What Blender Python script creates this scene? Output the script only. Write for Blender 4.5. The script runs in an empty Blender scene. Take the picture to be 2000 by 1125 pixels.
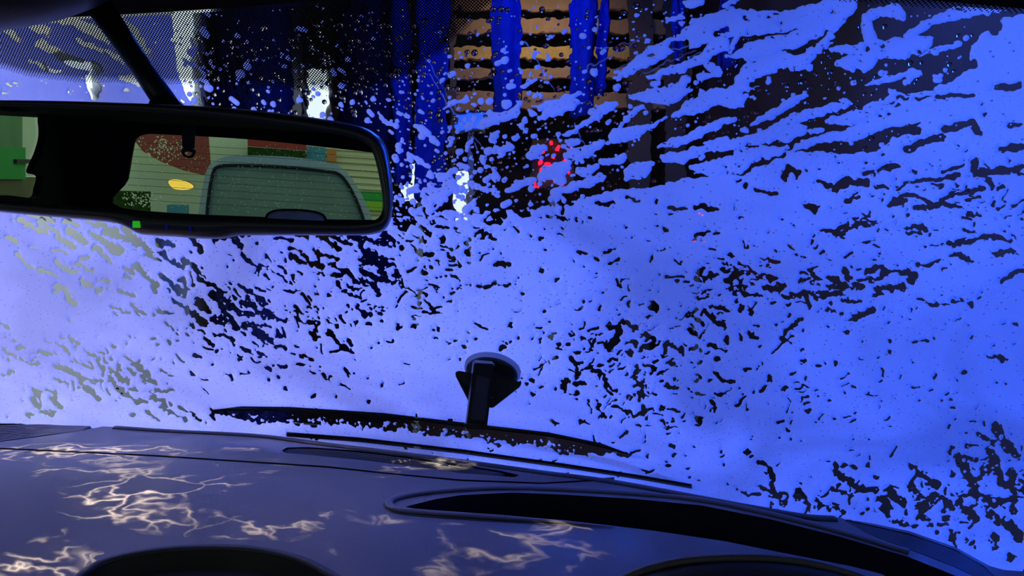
import bpy, bmesh, math, random
import numpy as np
from mathutils import Vector, Matrix

# ------------------------------------------------------------------ camera / world / lights
sc = bpy.context.scene
COL = sc.collection
W, H, FPX = 2000.0, 1125.0, 1428.0
CZ = 1.2                                   # eye height above the wash floor
cam_d = bpy.data.cameras.new('camera')
cam_d.sensor_width = 36.0
cam_d.lens = 36.0 * FPX / W
cam_d.clip_start = 0.02
cam = bpy.data.objects.new('camera', cam_d)
cam.location = (0, 0, CZ)
cam.rotation_euler = (math.pi / 2, 0, 0)
COL.objects.link(cam)
sc.camera = cam
sc.view_settings.view_transform = 'Standard'
sc.view_settings.look = 'None'
sc.view_settings.gamma = 1
sc.view_settings.use_curve_mapping = False
sc.view_settings.exposure = 0.0
sc.cycles.use_denoising = True
sc.cycles.max_bounces = 12
sc.cycles.transparent_max_bounces = 24
sc.cycles.transmission_bounces = 10
sc.cycles.sample_clamp_indirect = 6.0

world = bpy.data.worlds.new('overcast_sky')
sc.world = world
world.use_nodes = True
bg = world.node_tree.nodes['Background']
bg.inputs[0].default_value = (0.72, 0.86, 0.74, 1)
bg.inputs[1].default_value = 0.95

def aim(o, target):
    d = Vector(target) - o.location
    o.rotation_euler = d.to_track_quat('-Z', 'Y').to_euler()

def area(name, loc, target, power, color, sx, sy):
    l = bpy.data.lights.new(name, 'AREA')
    l.shape = 'RECTANGLE'; l.size = sx; l.size_y = sy
    l.energy = power; l.color = color
    o = bpy.data.objects.new(name, l); COL.objects.link(o)
    o.location = loc; aim(o, target)
    return o

BLUE = (0.02, 0.085, 1.0)
LAMPS = {   # fixture name : (location, aim, watts, colour, size)
    'right': ((1.90, 1.75, 2.25), (0.3, 0.65, 1.1), 58, (0.008, 0.075, 1.0), 0.7, 1.0),
    'front': ((0.6, 4.2, 4.5), (0.0, 0.7, 1.2), 130, (0.035, 0.125, 1.0), 1.6, 0.5),
    'left':  ((-0.98, 1.12, 2.05), (-0.50, 0.78, 1.12), 1.7, (0.52, 0.48, 1.0), 0.6, 0.5),
    'wall':  ((-1.0, 3.4, 4.7), (-2.0, 3.4, 1.6), 30, (0.95, 1.0, 0.62), 0.4, 0.9),  # unseen lamp added to light the pale left wall
    'cloth': ((0.3, 4.6, 4.9), (0.2, 6.8, 3.6), 15, BLUE, 1.4, 0.3),  # added overhead lamp that brightens the blue cloths
    'board': ((0.35, 7.5, 4.95), (0.35, 8.6, 3.9), 5, (1.0, 0.66, 0.30), 1.0, 0.2),  # extra warm lamp put in to brighten the boards
}
SPREAD = {'wall': 70, 'left': 53, 'cloth': 110, 'board': 110}       # hooded lamps
for k, (loc, tg, pw, c, sx, sy) in LAMPS.items():
    area('wash_lamp_light', loc, tg, pw, c, sx, sy).data.spread = math.radians(SPREAD.get(k, 180))

# added warm spot lamp; ripple pattern in its emission stands in for water caustics
cl = bpy.data.lights.new('caustic_spot', 'SPOT')
cl.energy = 90; cl.color = (1.0, 0.84, 0.60); cl.spot_size = math.radians(22); cl.spot_blend = 0.9; cl.shadow_soft_size = 0.0
co = bpy.data.objects.new('caustic_spot', cl); COL.objects.link(co)
co.location = (-1.75, -0.05, 1.74); aim(co, (-0.35, 0.66, 0.98))
cl.use_nodes = True
lt = cl.node_tree; em = lt.nodes['Emission']
def LN(kind, **kw):
    n = lt.nodes.new('ShaderNode' + kind)
    for k, v in kw.items():
        if k.startswith('i_'): n.inputs[k[2:].replace('_', ' ')].default_value = v
        else: setattr(n, k, v)
    return n
ltc = LN('TexCoord'); lsx = LN('SeparateXYZ'); lt.links.new(ltc.outputs['Normal'], lsx.inputs[0])
dx_ = LN('Math', operation='DIVIDE'); dy_ = LN('Math', operation='DIVIDE')
lt.links.new(lsx.outputs[0], dx_.inputs[0]); lt.links.new(lsx.outputs[2], dx_.inputs[1])
lt.links.new(lsx.outputs[1], dy_.inputs[0]); lt.links.new(lsx.outputs[2], dy_.inputs[1])
lcv = LN('CombineXYZ'); lt.links.new(dx_.outputs[0], lcv.inputs[0]); lt.links.new(dy_.outputs[0], lcv.inputs[1])
lst = LN('VectorMath', operation='MULTIPLY'); lt.links.new(lcv.outputs[0], lst.inputs[0]); lst.inputs[1].default_value = (1.0, 2.0, 1.0)
lwn = LN('TexNoise', i_Scale=38.0, i_Detail=3.0); lt.links.new(lst.outputs[0], lwn.inputs['Vector'])
lma = LN('VectorMath', operation='MULTIPLY_ADD'); lt.links.new(lwn.outputs['Color'], lma.inputs[0]); lma.inputs[1].default_value = (0.07, 0.07, 0); lt.links.new(lst.outputs[0], lma.inputs[2])
lvo = LN('TexVoronoi', feature='DISTANCE_TO_EDGE', i_Scale=44.0); lt.links.new(lma.outputs[0], lvo.inputs['Vector'])
lr = LN('MapRange', i_From_Min=0.0, i_From_Max=0.17, i_To_Min=1.0, i_To_Max=0.0); lt.links.new(lvo.outputs['Distance'], lr.inputs['Value'])
lpw = LN('Math', operation='POWER'); lt.links.new(lr.outputs[0], lpw.inputs[0]); lpw.inputs[1].default_value = 3.2
lpn = LN('TexNoise', i_Scale=13.0, i_Detail=6.0); lt.links.new(lst.outputs[0], lpn.inputs['Vector'])
lpr = LN('MapRange', i_From_Min=0.50, i_From_Max=0.80, i_To_Min=0.0, i_To_Max=1.3); lt.links.new(lpn.outputs['Fac'], lpr.inputs['Value'])
lad = LN('Math', operation='ADD'); lt.links.new(lpw.outputs[0], lad.inputs[0]); lad.inputs[1].default_value = 0.012
lmu = LN('Math', operation='MULTIPLY'); lt.links.new(lad.outputs[0], lmu.inputs[0]); lt.links.new(lpr.outputs[0], lmu.inputs[1])
lms = LN('Math', operation='MULTIPLY'); lt.links.new(lmu.outputs[0], lms.inputs[0]); lms.inputs[1].default_value = 42.0
lt.links.new(lms.outputs[0], em.inputs['Strength'])

# ------------------------------------------------------------------ node helpers
def new_mat(name):
    m = bpy.data.materials.new(name); m.use_nodes = True
    nt = m.node_tree; nt.nodes.clear()
    out = nt.nodes.new('ShaderNodeOutputMaterial')
    return m, nt, out

def N(nt, kind, **kw):
    n = nt.nodes.new('ShaderNode' + kind)
    for k, v in kw.items():
        if k.startswith('i_'):
            key = k[2:].replace('_', ' ')
            n.inputs[key].default_value = v
        else:
            setattr(n, k, v)
    return n

def pmat(name, color, rough=0.5, spec=0.5, metal=0.0, noise=0.15, nscale=40, bump=0.0, bscale=300, emit=None, estr=0.0, bdist=0.001):
    m, nt, out = new_mat(name)
    p = N(nt, 'BsdfPrincipled')
    tc = N(nt, 'TexCoord')
    if emit is not None:
        p.inputs['Emission Color'].default_value = (*emit, 1)
        p.inputs['Emission Strength'].default_value = estr
    nz = N(nt, 'TexNoise', i_Scale=nscale, i_Detail=4.0)
    nt.links.new(tc.outputs['Object'], nz.inputs['Vector'])
    mx = N(nt, 'Mix', data_type='RGBA', blend_type='MIX')
    c0 = tuple(min(1, c * (1 - noise)) for c in color); c1 = tuple(min(1, c * (1 + noise)) for c in color)
    mx.inputs[6].default_value = (*c0, 1); mx.inputs[7].default_value = (*c1, 1)
    nt.links.new(nz.outputs['Fac'], mx.inputs[0])
    nt.links.new(mx.outputs[2], p.inputs['Base Color'])
    p.inputs['Roughness'].default_value = rough
    p.inputs['Specular IOR Level'].default_value = spec
    p.inputs['Metallic'].default_value = metal
    if bump > 0:
        b = N(nt, 'TexNoise', i_Scale=bscale, i_Detail=3.0)
        nt.links.new(tc.outputs['Object'], b.inputs['Vector'])
        bn = N(nt, 'Bump', i_Strength=bump, i_Distance=bdist)
        nt.links.new(b.outputs['Fac'], bn.inputs['Height'])
        nt.links.new(bn.outputs['Normal'], p.inputs['Normal'])
    nt.links.new(p.outputs[0], out.inputs[0])
    return m

def glass_mat(name, tint, refl=0.05):
    m, nt, out = new_mat(name)
    t = N(nt, 'BsdfTransparent'); t.inputs[0].default_value = (*tint, 1)
    g = N(nt, 'BsdfGlossy', i_Roughness=0.02)
    f = N(nt, 'LayerWeight', i_Blend=refl)
    mx = N(nt, 'MixShader')
    nt.links.new(f.outputs['Fresnel'], mx.inputs[0])
    nt.links.new(t.outputs[0], mx.inputs[1]); nt.links.new(g.outputs[0], mx.inputs[2])
    nt.links.new(mx.outputs[0], out.inputs[0])
    return m

M = {}
M['vinyl'] = pmat('grained_vinyl', (0.135, 0.125, 0.13), 0.46, 0.5, noise=0.12, nscale=9, bump=0.35, bscale=420, bdist=0.0006)
M['black'] = pmat('black_plastic', (0.016, 0.016, 0.018), 0.42, 0.4, noise=0.2, bump=0.1, bscale=500)
M['shell'] = pmat('mirror_shell_plastic', (0.03, 0.03, 0.035), 0.3, 1.0, noise=0.1)
M['spray'] = None
M['dark_trim'] = pmat('dark_trim', (0.045, 0.045, 0.05), 0.5, 0.4, noise=0.2, bump=0.2, bscale=400)
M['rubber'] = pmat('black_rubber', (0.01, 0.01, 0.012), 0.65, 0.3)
M['frit'] = pmat('black_ceramic_print', (0.006, 0.006, 0.007), 0.6, 0.2)
M['fabric'] = pmat('dark_headliner_cloth', (0.02, 0.02, 0.022), 0.95, 0.1, bump=0.3, bscale=700)
M['mount'] = pmat('mount_plastic', (0.014, 0.014, 0.016), 0.35, 0.5, bump=0.05)
M['mount_rim'] = pmat('clear_cup_rim', (0.45, 0.47, 0.5), 0.3, 0.5)
M['face'] = pmat('gauge_face', (0.09, 0.085, 0.085), 0.35, 0.5)
M['concrete'] = pmat('wet_concrete', (0.20, 0.18, 0.17), 0.35, 0.5, noise=0.4, nscale=3, bump=0.3, bscale=30, bdist=0.01)
M['wall_dark'] = pmat('dark_wash_wall', (0.11, 0.10, 0.12), 0.6, 0.4, noise=0.4, nscale=2, bump=0.2, bscale=20, bdist=0.01)
M['wall_olive'] = pmat('pale_wall_paint', (0.55, 0.56, 0.42), 0.6, 0.3, noise=0.2, nscale=3)
M['cloth_blue'] = pmat('blue_wash_cloth', (0.02, 0.05, 0.62), 0.9, 0.1, noise=0.3, nscale=14, bump=0.4, bscale=60, bdist=0.01)
M['bristle'] = pmat('dark_blue_bristle', (0.012, 0.018, 0.13), 0.85, 0.2, noise=0.5, nscale=20, bump=0.6, bscale=80, bdist=0.01)
M['wood'] = pmat('brown_board', (0.42, 0.31, 0.20), 0.7, 0.3, noise=0.35, nscale=6, bump=0.4, bscale=25, bdist=0.01)
M['wood_lit'] = pmat('warm_lit_board', (0.60, 0.46, 0.16), 0.7, 0.3, noise=0.35, nscale=6, bump=0.4, bscale=25, bdist=0.01)  # lit copy of the brown board, warm light put into its colour
M['steel'] = pmat('galvanised_steel', (0.35, 0.36, 0.38), 0.4, 0.5, metal=0.8, noise=0.2)
M['lamp_white'] = pmat('lit_white_diffuser', (0.8, 0.85, 0.85), 0.5, 0.2, emit=(0.82, 0.95, 0.95), estr=1.05)
M['lamp_blue'] = pmat('lit_blue_diffuser', (0.05, 0.1, 0.8), 0.5, 0.2, emit=(0.02, 0.10, 1.0), estr=1.3)
M['lamp_red'] = pmat('lit_red_lens', (0.8, 0.02, 0.05), 0.3, 0.4, emit=(1.0, 0.005, 0.03), estr=4.0)
M['lamp_amber'] = pmat('lit_amber_lens', (0.9, 0.55, 0.1), 0.3, 0.4, emit=(1.0, 0.55, 0.08), estr=1.2)
M['led_green'] = pmat('lit_green_led', (0.02, 0.5, 0.02), 0.4, 0.3, emit=(0.03, 0.5, 0.02), estr=0.6)
M['led_blue'] = pmat('lit_blue_icon', (0.02, 0.02, 0.4), 0.4, 0.3, emit=(0.01, 0.01, 0.6), estr=0.08)
M['siding'] = pmat('cream_siding', (0.52, 0.50, 0.36), 0.7, 0.2, noise=0.08)
M['green'] = pmat('green_paint', (0.03, 0.32, 0.07), 0.6, 0.3, noise=0.2, nscale=3)
M['lime'] = pmat('lime_paint', (0.25, 0.48, 0.04), 0.6, 0.3)
M['red'] = pmat('red_paint', (0.30, 0.03, 0.03), 0.6, 0.3)
M['maroon'] = pmat('maroon_canvas', (0.26, 0.06, 0.06), 0.8, 0.1)
M['teal'] = pmat('blue_print', (0.06, 0.22, 0.36), 0.6, 0.3)
M['orange'] = pmat('orange_print', (0.50, 0.17, 0.05), 0.6, 0.3)
M['pale'] = pmat('pale_render', (0.60, 0.66, 0.55), 0.8, 0.2, noise=0.15, nscale=2)
M['hedge'] = pmat('dark_hedge', (0.02, 0.05, 0.012), 0.9, 0.1, noise=0.6, nscale=12, bump=0.8, bscale=14, bdist=0.05)
M['silver'] = pmat('silver_blue_paint', (0.30, 0.37, 0.40), 0.35, 0.5, noise=0.05)
M['car_glass'] = pmat('grey_green_car_glass', (0.20, 0.28, 0.20), 0.6, 0.3, noise=0.3, nscale=3)  # opaque grey-green glass with uneven tone
M['hood'] = pmat('dark_car_paint', (0.09, 0.075, 0.10), 0.25, 0.5)
M['seat'] = pmat('grey_seat_cloth', (0.72, 0.70, 0.60), 0.9, 0.1)
M['glass'] = glass_mat('clear_windshield_glass', (0.96, 0.97, 0.97), 0.03)
M['rear_glass'] = glass_mat('wet_rear_glass', (0.80, 0.90, 0.80), 0.02)
m, nt, out = new_mat('mirror_silver')
g = N(nt, 'BsdfGlossy', i_Roughness=0.004); g.inputs[0].default_value = (0.62, 0.70, 0.56, 1)
nt.links.new(g.outputs[0], out.inputs[0]); M['mirror'] = m

m, nt, out = new_mat('backlit_drop')
g = N(nt, 'BsdfTranslucent'); g.inputs[0].default_value = (0.75, 0.8, 0.68, 1)
nt.links.new(g.outputs[0], out.inputs[0]); M['milky'] = m
m, nt, out = new_mat('clear_cup_edge')
g = N(nt, 'BsdfTranslucent'); g.inputs[0].default_value = (0.8, 0.85, 0.9, 1); e = N(nt, 'BsdfDiffuse'); e.inputs[0].default_value = (0.6, 0.62, 0.65, 1)
x_ = N(nt, 'MixShader', i_Fac=0.4); nt.links.new(g.outputs[0], x_.inputs[1]); nt.links.new(e.outputs[0], x_.inputs[2])
nt.links.new(x_.outputs[0], out.inputs[0]); M['cup_edge'] = m
m, nt, out = new_mat('water_jet')
g = N(nt, 'BsdfTranslucent'); g.inputs[0].default_value = (0.7, 0.75, 0.9, 1); e = N(nt, 'BsdfTransparent')
x_ = N(nt, 'MixShader', i_Fac=0.62); nt.links.new(g.outputs[0], x_.inputs[1]); nt.links.new(e.outputs[0], x_.inputs[2])
nt.links.new(x_.outputs[0], out.inputs[0]); M['spray'] = m
# soap foam: a light-scattering film, translucent, full of small bubbles
m, nt, out = new_mat('soap_foam')
tc = N(nt, 'TexCoord')
tr = N(nt, 'BsdfTranslucent'); df = N(nt, 'BsdfDiffuse'); tp = N(nt, 'BsdfTransparent')
df.inputs[0].default_value = (0.85, 0.87, 0.9, 1)
big = N(nt, 'TexNoise', i_Scale=5.0, i_Detail=5.0, i_Distortion=0.6); fine = N(nt, 'TexNoise', i_Scale=330.0, i_Detail=2.0)
vor = N(nt, 'TexVoronoi', i_Scale=190.0)
for t_ in (big, fine, vor): nt.links.new(tc.outputs['Object'], t_.inputs['Vector'])
ramp = N(nt, 'MapRange', i_From_Min=0.34, i_From_Max=0.66, i_To_Min=0.56, i_To_Max=1.0)
nt.links.new(big.outputs['Fac'], ramp.inputs['Value'])
cmb = N(nt, 'CombineColor')
for i in range(3): nt.links.new(ramp.outputs[0], cmb.inputs[i])
nt.links.new(cmb.outputs[0], tr.inputs[0])
bmp = N(nt, 'Bump', i_Strength=0.22, i_Distance=0.0008)
nt.links.new(fine.outputs['Fac'], bmp.inputs['Height'])
nt.links.new(bmp.outputs[0], tr.inputs['Normal']); nt.links.new(bmp.outputs[0], df.inputs['Normal'])
m1 = N(nt, 'MixShader', i_Fac=0.22)
nt.links.new(tr.outputs[0], m1.inputs[1]); nt.links.new(df.outputs[0], m1.inputs[2])
hol = N(nt, 'MapRange', i_From_Min=0.10, i_From_Max=0.17, i_To_Min=0.62, i_To_Max=0.0)
nt.links.new(vor.outputs['Distance'], hol.inputs['Value'])
vo2 = N(nt, 'TexVoronoi', i_Scale=430.0); nt.links.new(tc.outputs['Object'], vo2.inputs['Vector'])
ho2 = N(nt, 'MapRange', i_From_Min=0.12, i_From_Max=0.22, i_To_Min=0.45, i_To_Max=0.0); nt.links.new(vo2.outputs['Distance'], ho2.inputs['Value'])
pat = N(nt, 'TexNoise', i_Scale=28.0, i_Detail=3.0); nt.links.new(tc.outputs['Object'], pat.inputs['Vector'])
pr = N(nt, 'MapRange', i_From_Min=0.45, i_From_Max=0.6); nt.links.new(pat.outputs['Fac'], pr.inputs['Value'])
hm = N(nt, 'Math', operation='MULTIPLY'); nt.links.new(ho2.outputs[0], hm.inputs[0]); nt.links.new(pr.outputs[0], hm.inputs[1])
hx = N(nt, 'Math', operation='MAXIMUM'); nt.links.new(hm.outputs[0], hx.inputs[0]); nt.links.new(hol.outputs[0], hx.inputs[1])
m2 = N(nt, 'MixShader')
nt.links.new(hx.outputs[0], m2.inputs[0]); nt.links.new(m1.outputs[0], m2.inputs[1]); nt.links.new(tp.outputs[0], m2.inputs[2])
nt.links.new(m2.outputs[0], out.inputs[0]); M['foam'] = m

# water film and beads
def water_mat(name, ior, bump, scale, dist):
    m, nt, out = new_mat(name)
    r = N(nt, 'BsdfRefraction', i_IOR=ior, i_Roughness=0.0)
    r.inputs[0].default_value = (0.97, 0.98, 1, 1)
    if bump:
        tc = N(nt, 'TexCoord'); mp = N(nt, 'Mapping'); mp.inputs['Scale'].default_value = (1, 0.6, 0.6)
        nz = N(nt, 'TexNoise', i_Scale=scale, i_Detail=2.0)
        nt.links.new(tc.outputs['Object'], mp.inputs[0]); nt.links.new(mp.outputs[0], nz.inputs['Vector'])
        b = N(nt, 'Bump', i_Strength=bump, i_Distance=dist)
        nt.links.new(nz.outputs['Fac'], b.inputs['Height']); nt.links.new(b.outputs[0], r.inputs['Normal'])
    nt.links.new(r.outputs[0], out.inputs[0])
    return m
M['film'] = water_mat('running_water_film', 1.05, 1.0, 70, 0.0012)
M['bead'] = water_mat('water_bead', 1.33, 0, 0, 0)

# ------------------------------------------------------------------ object helpers
def link(name, me, mat, parent=None, smooth=False):
    o = bpy.data.objects.new(name, me); COL.objects.link(o)
    if mat is not None and not me.materials: me.materials.append(M[mat] if isinstance(mat, str) else mat)
    if parent is not None: o.parent = parent
    if smooth: me.polygons.foreach_set('use_smooth', [True] * len(me.polygons))
    return o

def np_mesh(name, V, T):
    me = bpy.data.meshes.new(name)
    V = np.asarray(V, dtype=np.float32); T = np.asarray(T, dtype=np.int32)
    me.vertices.add(len(V)); me.vertices.foreach_set('co', V.ravel())
    me.loops.add(T.size); me.loops.foreach_set('vertex_index', T.ravel())
    me.polygons.add(len(T)); k = T.shape[1]
    me.polygons.foreach_set('loop_start', np.arange(0, T.size, k, dtype=np.int32))
    me.polygons.foreach_set('loop_total', np.full(len(T), k, dtype=np.int32))
    me.update(); me.validate()
    return me

def bm_mesh(name, bm):
    bmesh.ops.recalc_face_normals(bm, faces=bm.faces)
    me = bpy.data.meshes.new(name); bm.to_mesh(me); bm.free()
    return me

def thing(name, label, cat, loc=(0, 0, 0), group=None):
    o = bpy.data.objects.new(name, None); COL.objects.link(o)
    o.location = loc
    return tag(o, label, cat, group)

def tag(o, label, cat, group=None, kind=None):
    o['label'] = label; o['category'] = cat
    if group: o['group'] = group
    if kind: o['kind'] = kind
    return o

def struct(o, label=None, cat=None):
    o['kind'] = 'structure'
    if label: o['label'] = label
    if cat: o['category'] = cat
    return o

def box(name, lo, hi, mat, parent=None, bevel=0.0, mtx=None):
    bm = bmesh.new()
    bmesh.ops.create_cube(bm, size=1)
    lo = Vector(lo); hi = Vector(hi); c = (lo + hi) / 2; s = hi - lo
    for v in bm.verts: v.co = Vector((v.co.x * s.x, v.co.y * s.y, v.co.z * s.z)) + c
    if bevel: bmesh.ops.bevel(bm, geom=bm.edges[:], offset=bevel, segments=2, affect='EDGES')
    if mtx is not None: bm.transform(mtx)
    return link(name, bm_mesh(name, bm), mat, parent)

def prism(name, pts, off, mat, parent=None, bevel=0.0, smooth=False):
    """closed 3D outline extruded by the vector off"""
    bm = bmesh.new()
    off = Vector(off)
    a = [bm.verts.new(p) for p in pts]; b = [bm.verts.new(Vector(p) + off) for p in pts]
    bm.faces.new(a); bm.faces.new(list(reversed(b)))
    n = len(a)
    for i in range(n): bm.faces.new((a[i], a[(i + 1) % n], b[(i + 1) % n], b[i]))
    bmesh.ops.recalc_face_normals(bm, faces=bm.faces)
    if bevel:
        ed = [e for e in bm.edges if len(e.link_faces) == 2 and e.calc_face_angle(0) > 0.6]
        bmesh.ops.bevel(bm, geom=ed, offset=bevel, segments=2, affect='EDGES', clamp_overlap=True)
    return link(name, bm_mesh(name, bm), mat, parent, smooth)

def tube(name, pts, radii, mat, parent=None, seg=10, squash=1.0, up=(0, 0, 1)):
    """tube through points; squash flattens it along the normal direction"""
    pts = [Vector(p) for p in pts]; n = len(pts)
    if not hasattr(radii, '__len__'): radii = [radii] * n
    V, T = [], []
    up = Vector(up)
    for i, p in enumerate(pts):
        t = (pts[min(i + 1, n - 1)] - pts[max(i - 1, 0)]).normalized()
        u = t.cross(up).normalized(); w = u.cross(t).normalized()
        for k in range(seg):
            a = 2 * math.pi * k / seg
            V.append(p + u * math.cos(a) * radii[i] + w * math.sin(a) * radii[i] * squash)
    F = []
    for i in range(n - 1):
        for k in range(seg):
            F.append((i * seg + k, i * seg + (k + 1) % seg, (i + 1) * seg + (k + 1) % seg, (i + 1) * seg + k))
    F.append(tuple(reversed(range(seg)))); F.append(tuple((n - 1) * seg + k for k in range(seg)))
    me = bpy.data.meshes.new(name); me.from_pydata([tuple(v) for v in V], [], F); me.update()
    return link(name, me, mat, parent, True)

def smooth_line(pts, n):
    """Catmull-Rom resampling of 2D/3D points"""
    P = np.array(pts, float); P = np.vstack([2 * P[0] - P[1], P, 2 * P[-1] - P[-2]])
    out = []
    m = len(P) - 3
    for u in np.linspace(0, m, n):
        i = min(int(u), m - 1); t = u - i
        p0, p1, p2, p3 = P[i:i + 4]
        out.append(0.5 * (2 * p1 + (p2 - p0) * t + (2 * p0 - 5 * p1 + 4 * p2 - p3) * t * t + (3 * p1 - p0 - 3 * p2 + p3) * t ** 3))
    return np.array(out)

def smooth_loop(pts, n):
    P = list(pts); P = P[-2:] + P + P[:3]
    m = len(pts); out = []
    A = np.array(P, float)
    for u in np.linspace(0, m, n, endpoint=False):
        i = int(u); t = u - i
        p0, p1, p2, p3 = A[i + 1], A[i + 2], A[i + 3], A[i + 4]
        out.append(0.5 * (2 * p1 + (p2 - p0) * t + (2 * p0 - 5 * p1 + 4 * p2 - p3) * t * t + (3 * p1 - p0 - 3 * p2 + p3) * t ** 3))
    return np.array(out)

# ------------------------------------------------------------------ geometry of the windshield (a raked, curved pane)
def ray(px, py):
    return (np.asarray(px, float) - W / 2) / FPX, (H / 2 - np.asarray(py, float)) / FPX

def shield(px, py, off=0.0):
    """point of the windshield seen at a photo pixel, moved outwards by off metres"""
    a, b = ray(px, py)
    A = 0.23 * a * a; B = 1 + 0.253 * a + 1.2 * b; C = -0.6424
    d = -2 * C / (B + np.sqrt(np.maximum(B * B - 4 * A * C, 1e-9)))
    x, y, z = a * d, d, b * d
    nx = 0.46 * (x + 0.55); L = np.sqrt(nx * nx + 1 + 1.44)
    off = np.asarray(off, float)
    return np.stack([x + nx / L * off, y + off / L, z + 1.2 / L * off + CZ], -1)

def shield_xz(x, z, off=0.0):
    """point of the windshield at car coordinates x, z (z relative to the eye)"""
    x = np.asarray(x, float); z = np.asarray(z, float)
    y = 1.0 - 0.23 * (x + 0.55) ** 2 - 1.2 * (z + 0.24)
    nx = 0.46 * (x + 0.55); L = np.sqrt(nx * nx + 2.44)
    off = np.asarray(off, float)
    return np.stack([x + nx / L * off, y + off / L, z + 1.2 / L * off + CZ], -1)

def to_px(P):
    P = np.asarray(P, float)
    return W / 2 + FPX * P[..., 0] / P[..., 1], H / 2 - FPX * (P[..., 2] - CZ) / P[..., 1]

def z_top(x): return 0.178 - 0.24 * np.maximum(0, np.asarray(x) + 0.1) ** 2
XL, XR, ZB = -0.92, 0.60, -0.33
def x_left(z): return XL + 0.30 * (np.asarray(z) - ZB)          # the pane narrows towards the roof
def x_right(z): return XR - 0.42 * (np.asarray(z) - ZB)

# ------------------------------------------------------------------ noise, fields, marching triangles
rng = np.random.default_rng(7); random.seed(7)
def vnoise(x, y, seed=0):
    xi = np.floor(x).astype(np.int64); yi = np.floor(y).astype(np.int64)
    fx = x - xi; fy = y - yi
    fx = fx * fx * (3 - 2 * fx); fy = fy * fy * (3 - 2 * fy)
    def h(i, j):
        v = np.sin(i * 127.1 + j * 311.7 + seed * 74.7) * 43758.5453
        return v - np.floor(v)
    return 1.25 * ((h(xi, yi) * (1 - fx) + h(xi + 1, yi) * fx) * (1 - fy) + (h(xi, yi + 1) * (1 - fx) + h(xi + 1, yi + 1) * fx) * fy - 0.5) * 1.6

def march(GX, GY, F):
    """triangles of the area F > 0 on a rectilinear grid; returns (gx, gy, f) per vertex and triangles"""
    ny, nx = F.shape
    idx = np.arange(ny * nx).reshape(ny, nx)
    a, b, c, d = idx[:-1, :-1].ravel(), idx[:-1, 1:].ravel(), idx[1:, 1:].ravel(), idx[1:, :-1].ravel()
    tri = np.concatenate([np.stack([a, c, b], 1), np.stack([a, d, c], 1)])
    f = F.ravel(); pos = f[tri] > 0; cnt = pos.sum(1)
    full = tri[cnt == 3]
    def rot(t, p, want):
        k = np.argmax(p == want, axis=1)
        r = np.arange(len(t))
        return t[r, k], t[r, (k + 1) % 3], t[r, (k + 2) % 3]
    s1 = cnt == 1; s2 = cnt == 2
    p1, q1, r1 = rot(tri[s1], pos[s1], True)       # p positive
    n2, q2, r2 = rot(tri[s2], pos[s2], False)      # n negative
    nn = ny * nx
    def key(u, v): return np.minimum(u, v) * nn + np.maximum(u, v)
    keys = np.concatenate([key(p1, q1), key(p1, r1), key(n2, q2), key(n2, r2)])
    uk, inv = np.unique(keys, return_inverse=True)
    u, v = uk // nn, uk % nn
    t = f[u] / (f[u] - f[v])
    ex = GX.ravel()[u] * (1 - t) + GX.ravel()[v] * t
    ey = GY.ravel()[u] * (1 - t) + GY.ravel()[v] * t
    o = np.split(inv + nn, np.cumsum([len(p1), len(p1), len(n2)]))
    T = np.concatenate([full, np.stack([p1, o[0], o[1]], 1), np.stack([o[2], q2, r2], 1), np.stack([o[2], r2, o[3]], 1)])
    X = np.concatenate([GX.ravel(), ex]); Y = np.concatenate([GY.ravel(), ey]); FF = np.concatenate([f, np.zeros(len(uk))])
    used, T2 = np.unique(T, return_inverse=True)
    return X[used], Y[used], FF[used], T2.reshape(-1, 3)

def axis(lo, a, b, hi, step):
    mid = np.arange(a, b + step, step)
    left, s, v = [], step, a
    while v > lo:
        s = min(s * 1.12, 14); v -= s; left.append(v)
    right, s, v = [], step, mid[-1]
    while v < hi:
        s = min(s * 1.12, 14); v += s; right.append(v)
    return np.concatenate([left[::-1], mid, right])

def poly_sd(px, py, poly):
    """signed distance (positive inside) to a polygon, vectorised over points"""
    P = np.array(poly, float); d = np.full(np.shape(px), 1e9); ins = np.zeros(np.shape(px), bool)
    for i in range(len(P)):
        x0, y0 = P[i]; x1, y1 = P[(i + 1) % len(P)]
        ex, ey = x1 - x0, y1 - y0
        t = np.clip(((px - x0) * ex + (py - y0) * ey) / (ex * ex + ey * ey + 1e-12), 0, 1)
        d = np.minimum(d, np.hypot(px - x0 - t * ex, py - y0 - t * ey))
        c = ((y0 > py) != (y1 > py)) & (px < ex * (py - y0) / (ey + (ey == 0) * 1e-12) + x0)
        ins ^= c
    return np.where(ins, d, -d)
#STAGE2
# ------------------------------------------------------------------ soap foam on the glass
gxs = axis(-1250, -16, 2016, 2900, 2.0); gys = axis(-330, -12, 1136, 1290, 2.0)
GX, GY = np.meshgrid(gxs, gys)
RA, RB_ = 0.82 * GX + 0.57 * GY, -0.57 * GX + 0.82 * GY
WX = GX + 4.5 * vnoise(RA / 31, RB_ / 31, 1) + 3.4 * vnoise(RA / 13, RB_ / 13, 2) + 1.7 * vnoise(RA / 6, RB_ / 6, 3)
WY = GY + 4.5 * vnoise(RA / 33, RB_ / 29, 4) + 3.4 * vnoise(RA / 14, RB_ / 12, 5) + 1.7 * vnoise(RA / 6, RB_ / 6, 6)

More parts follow.
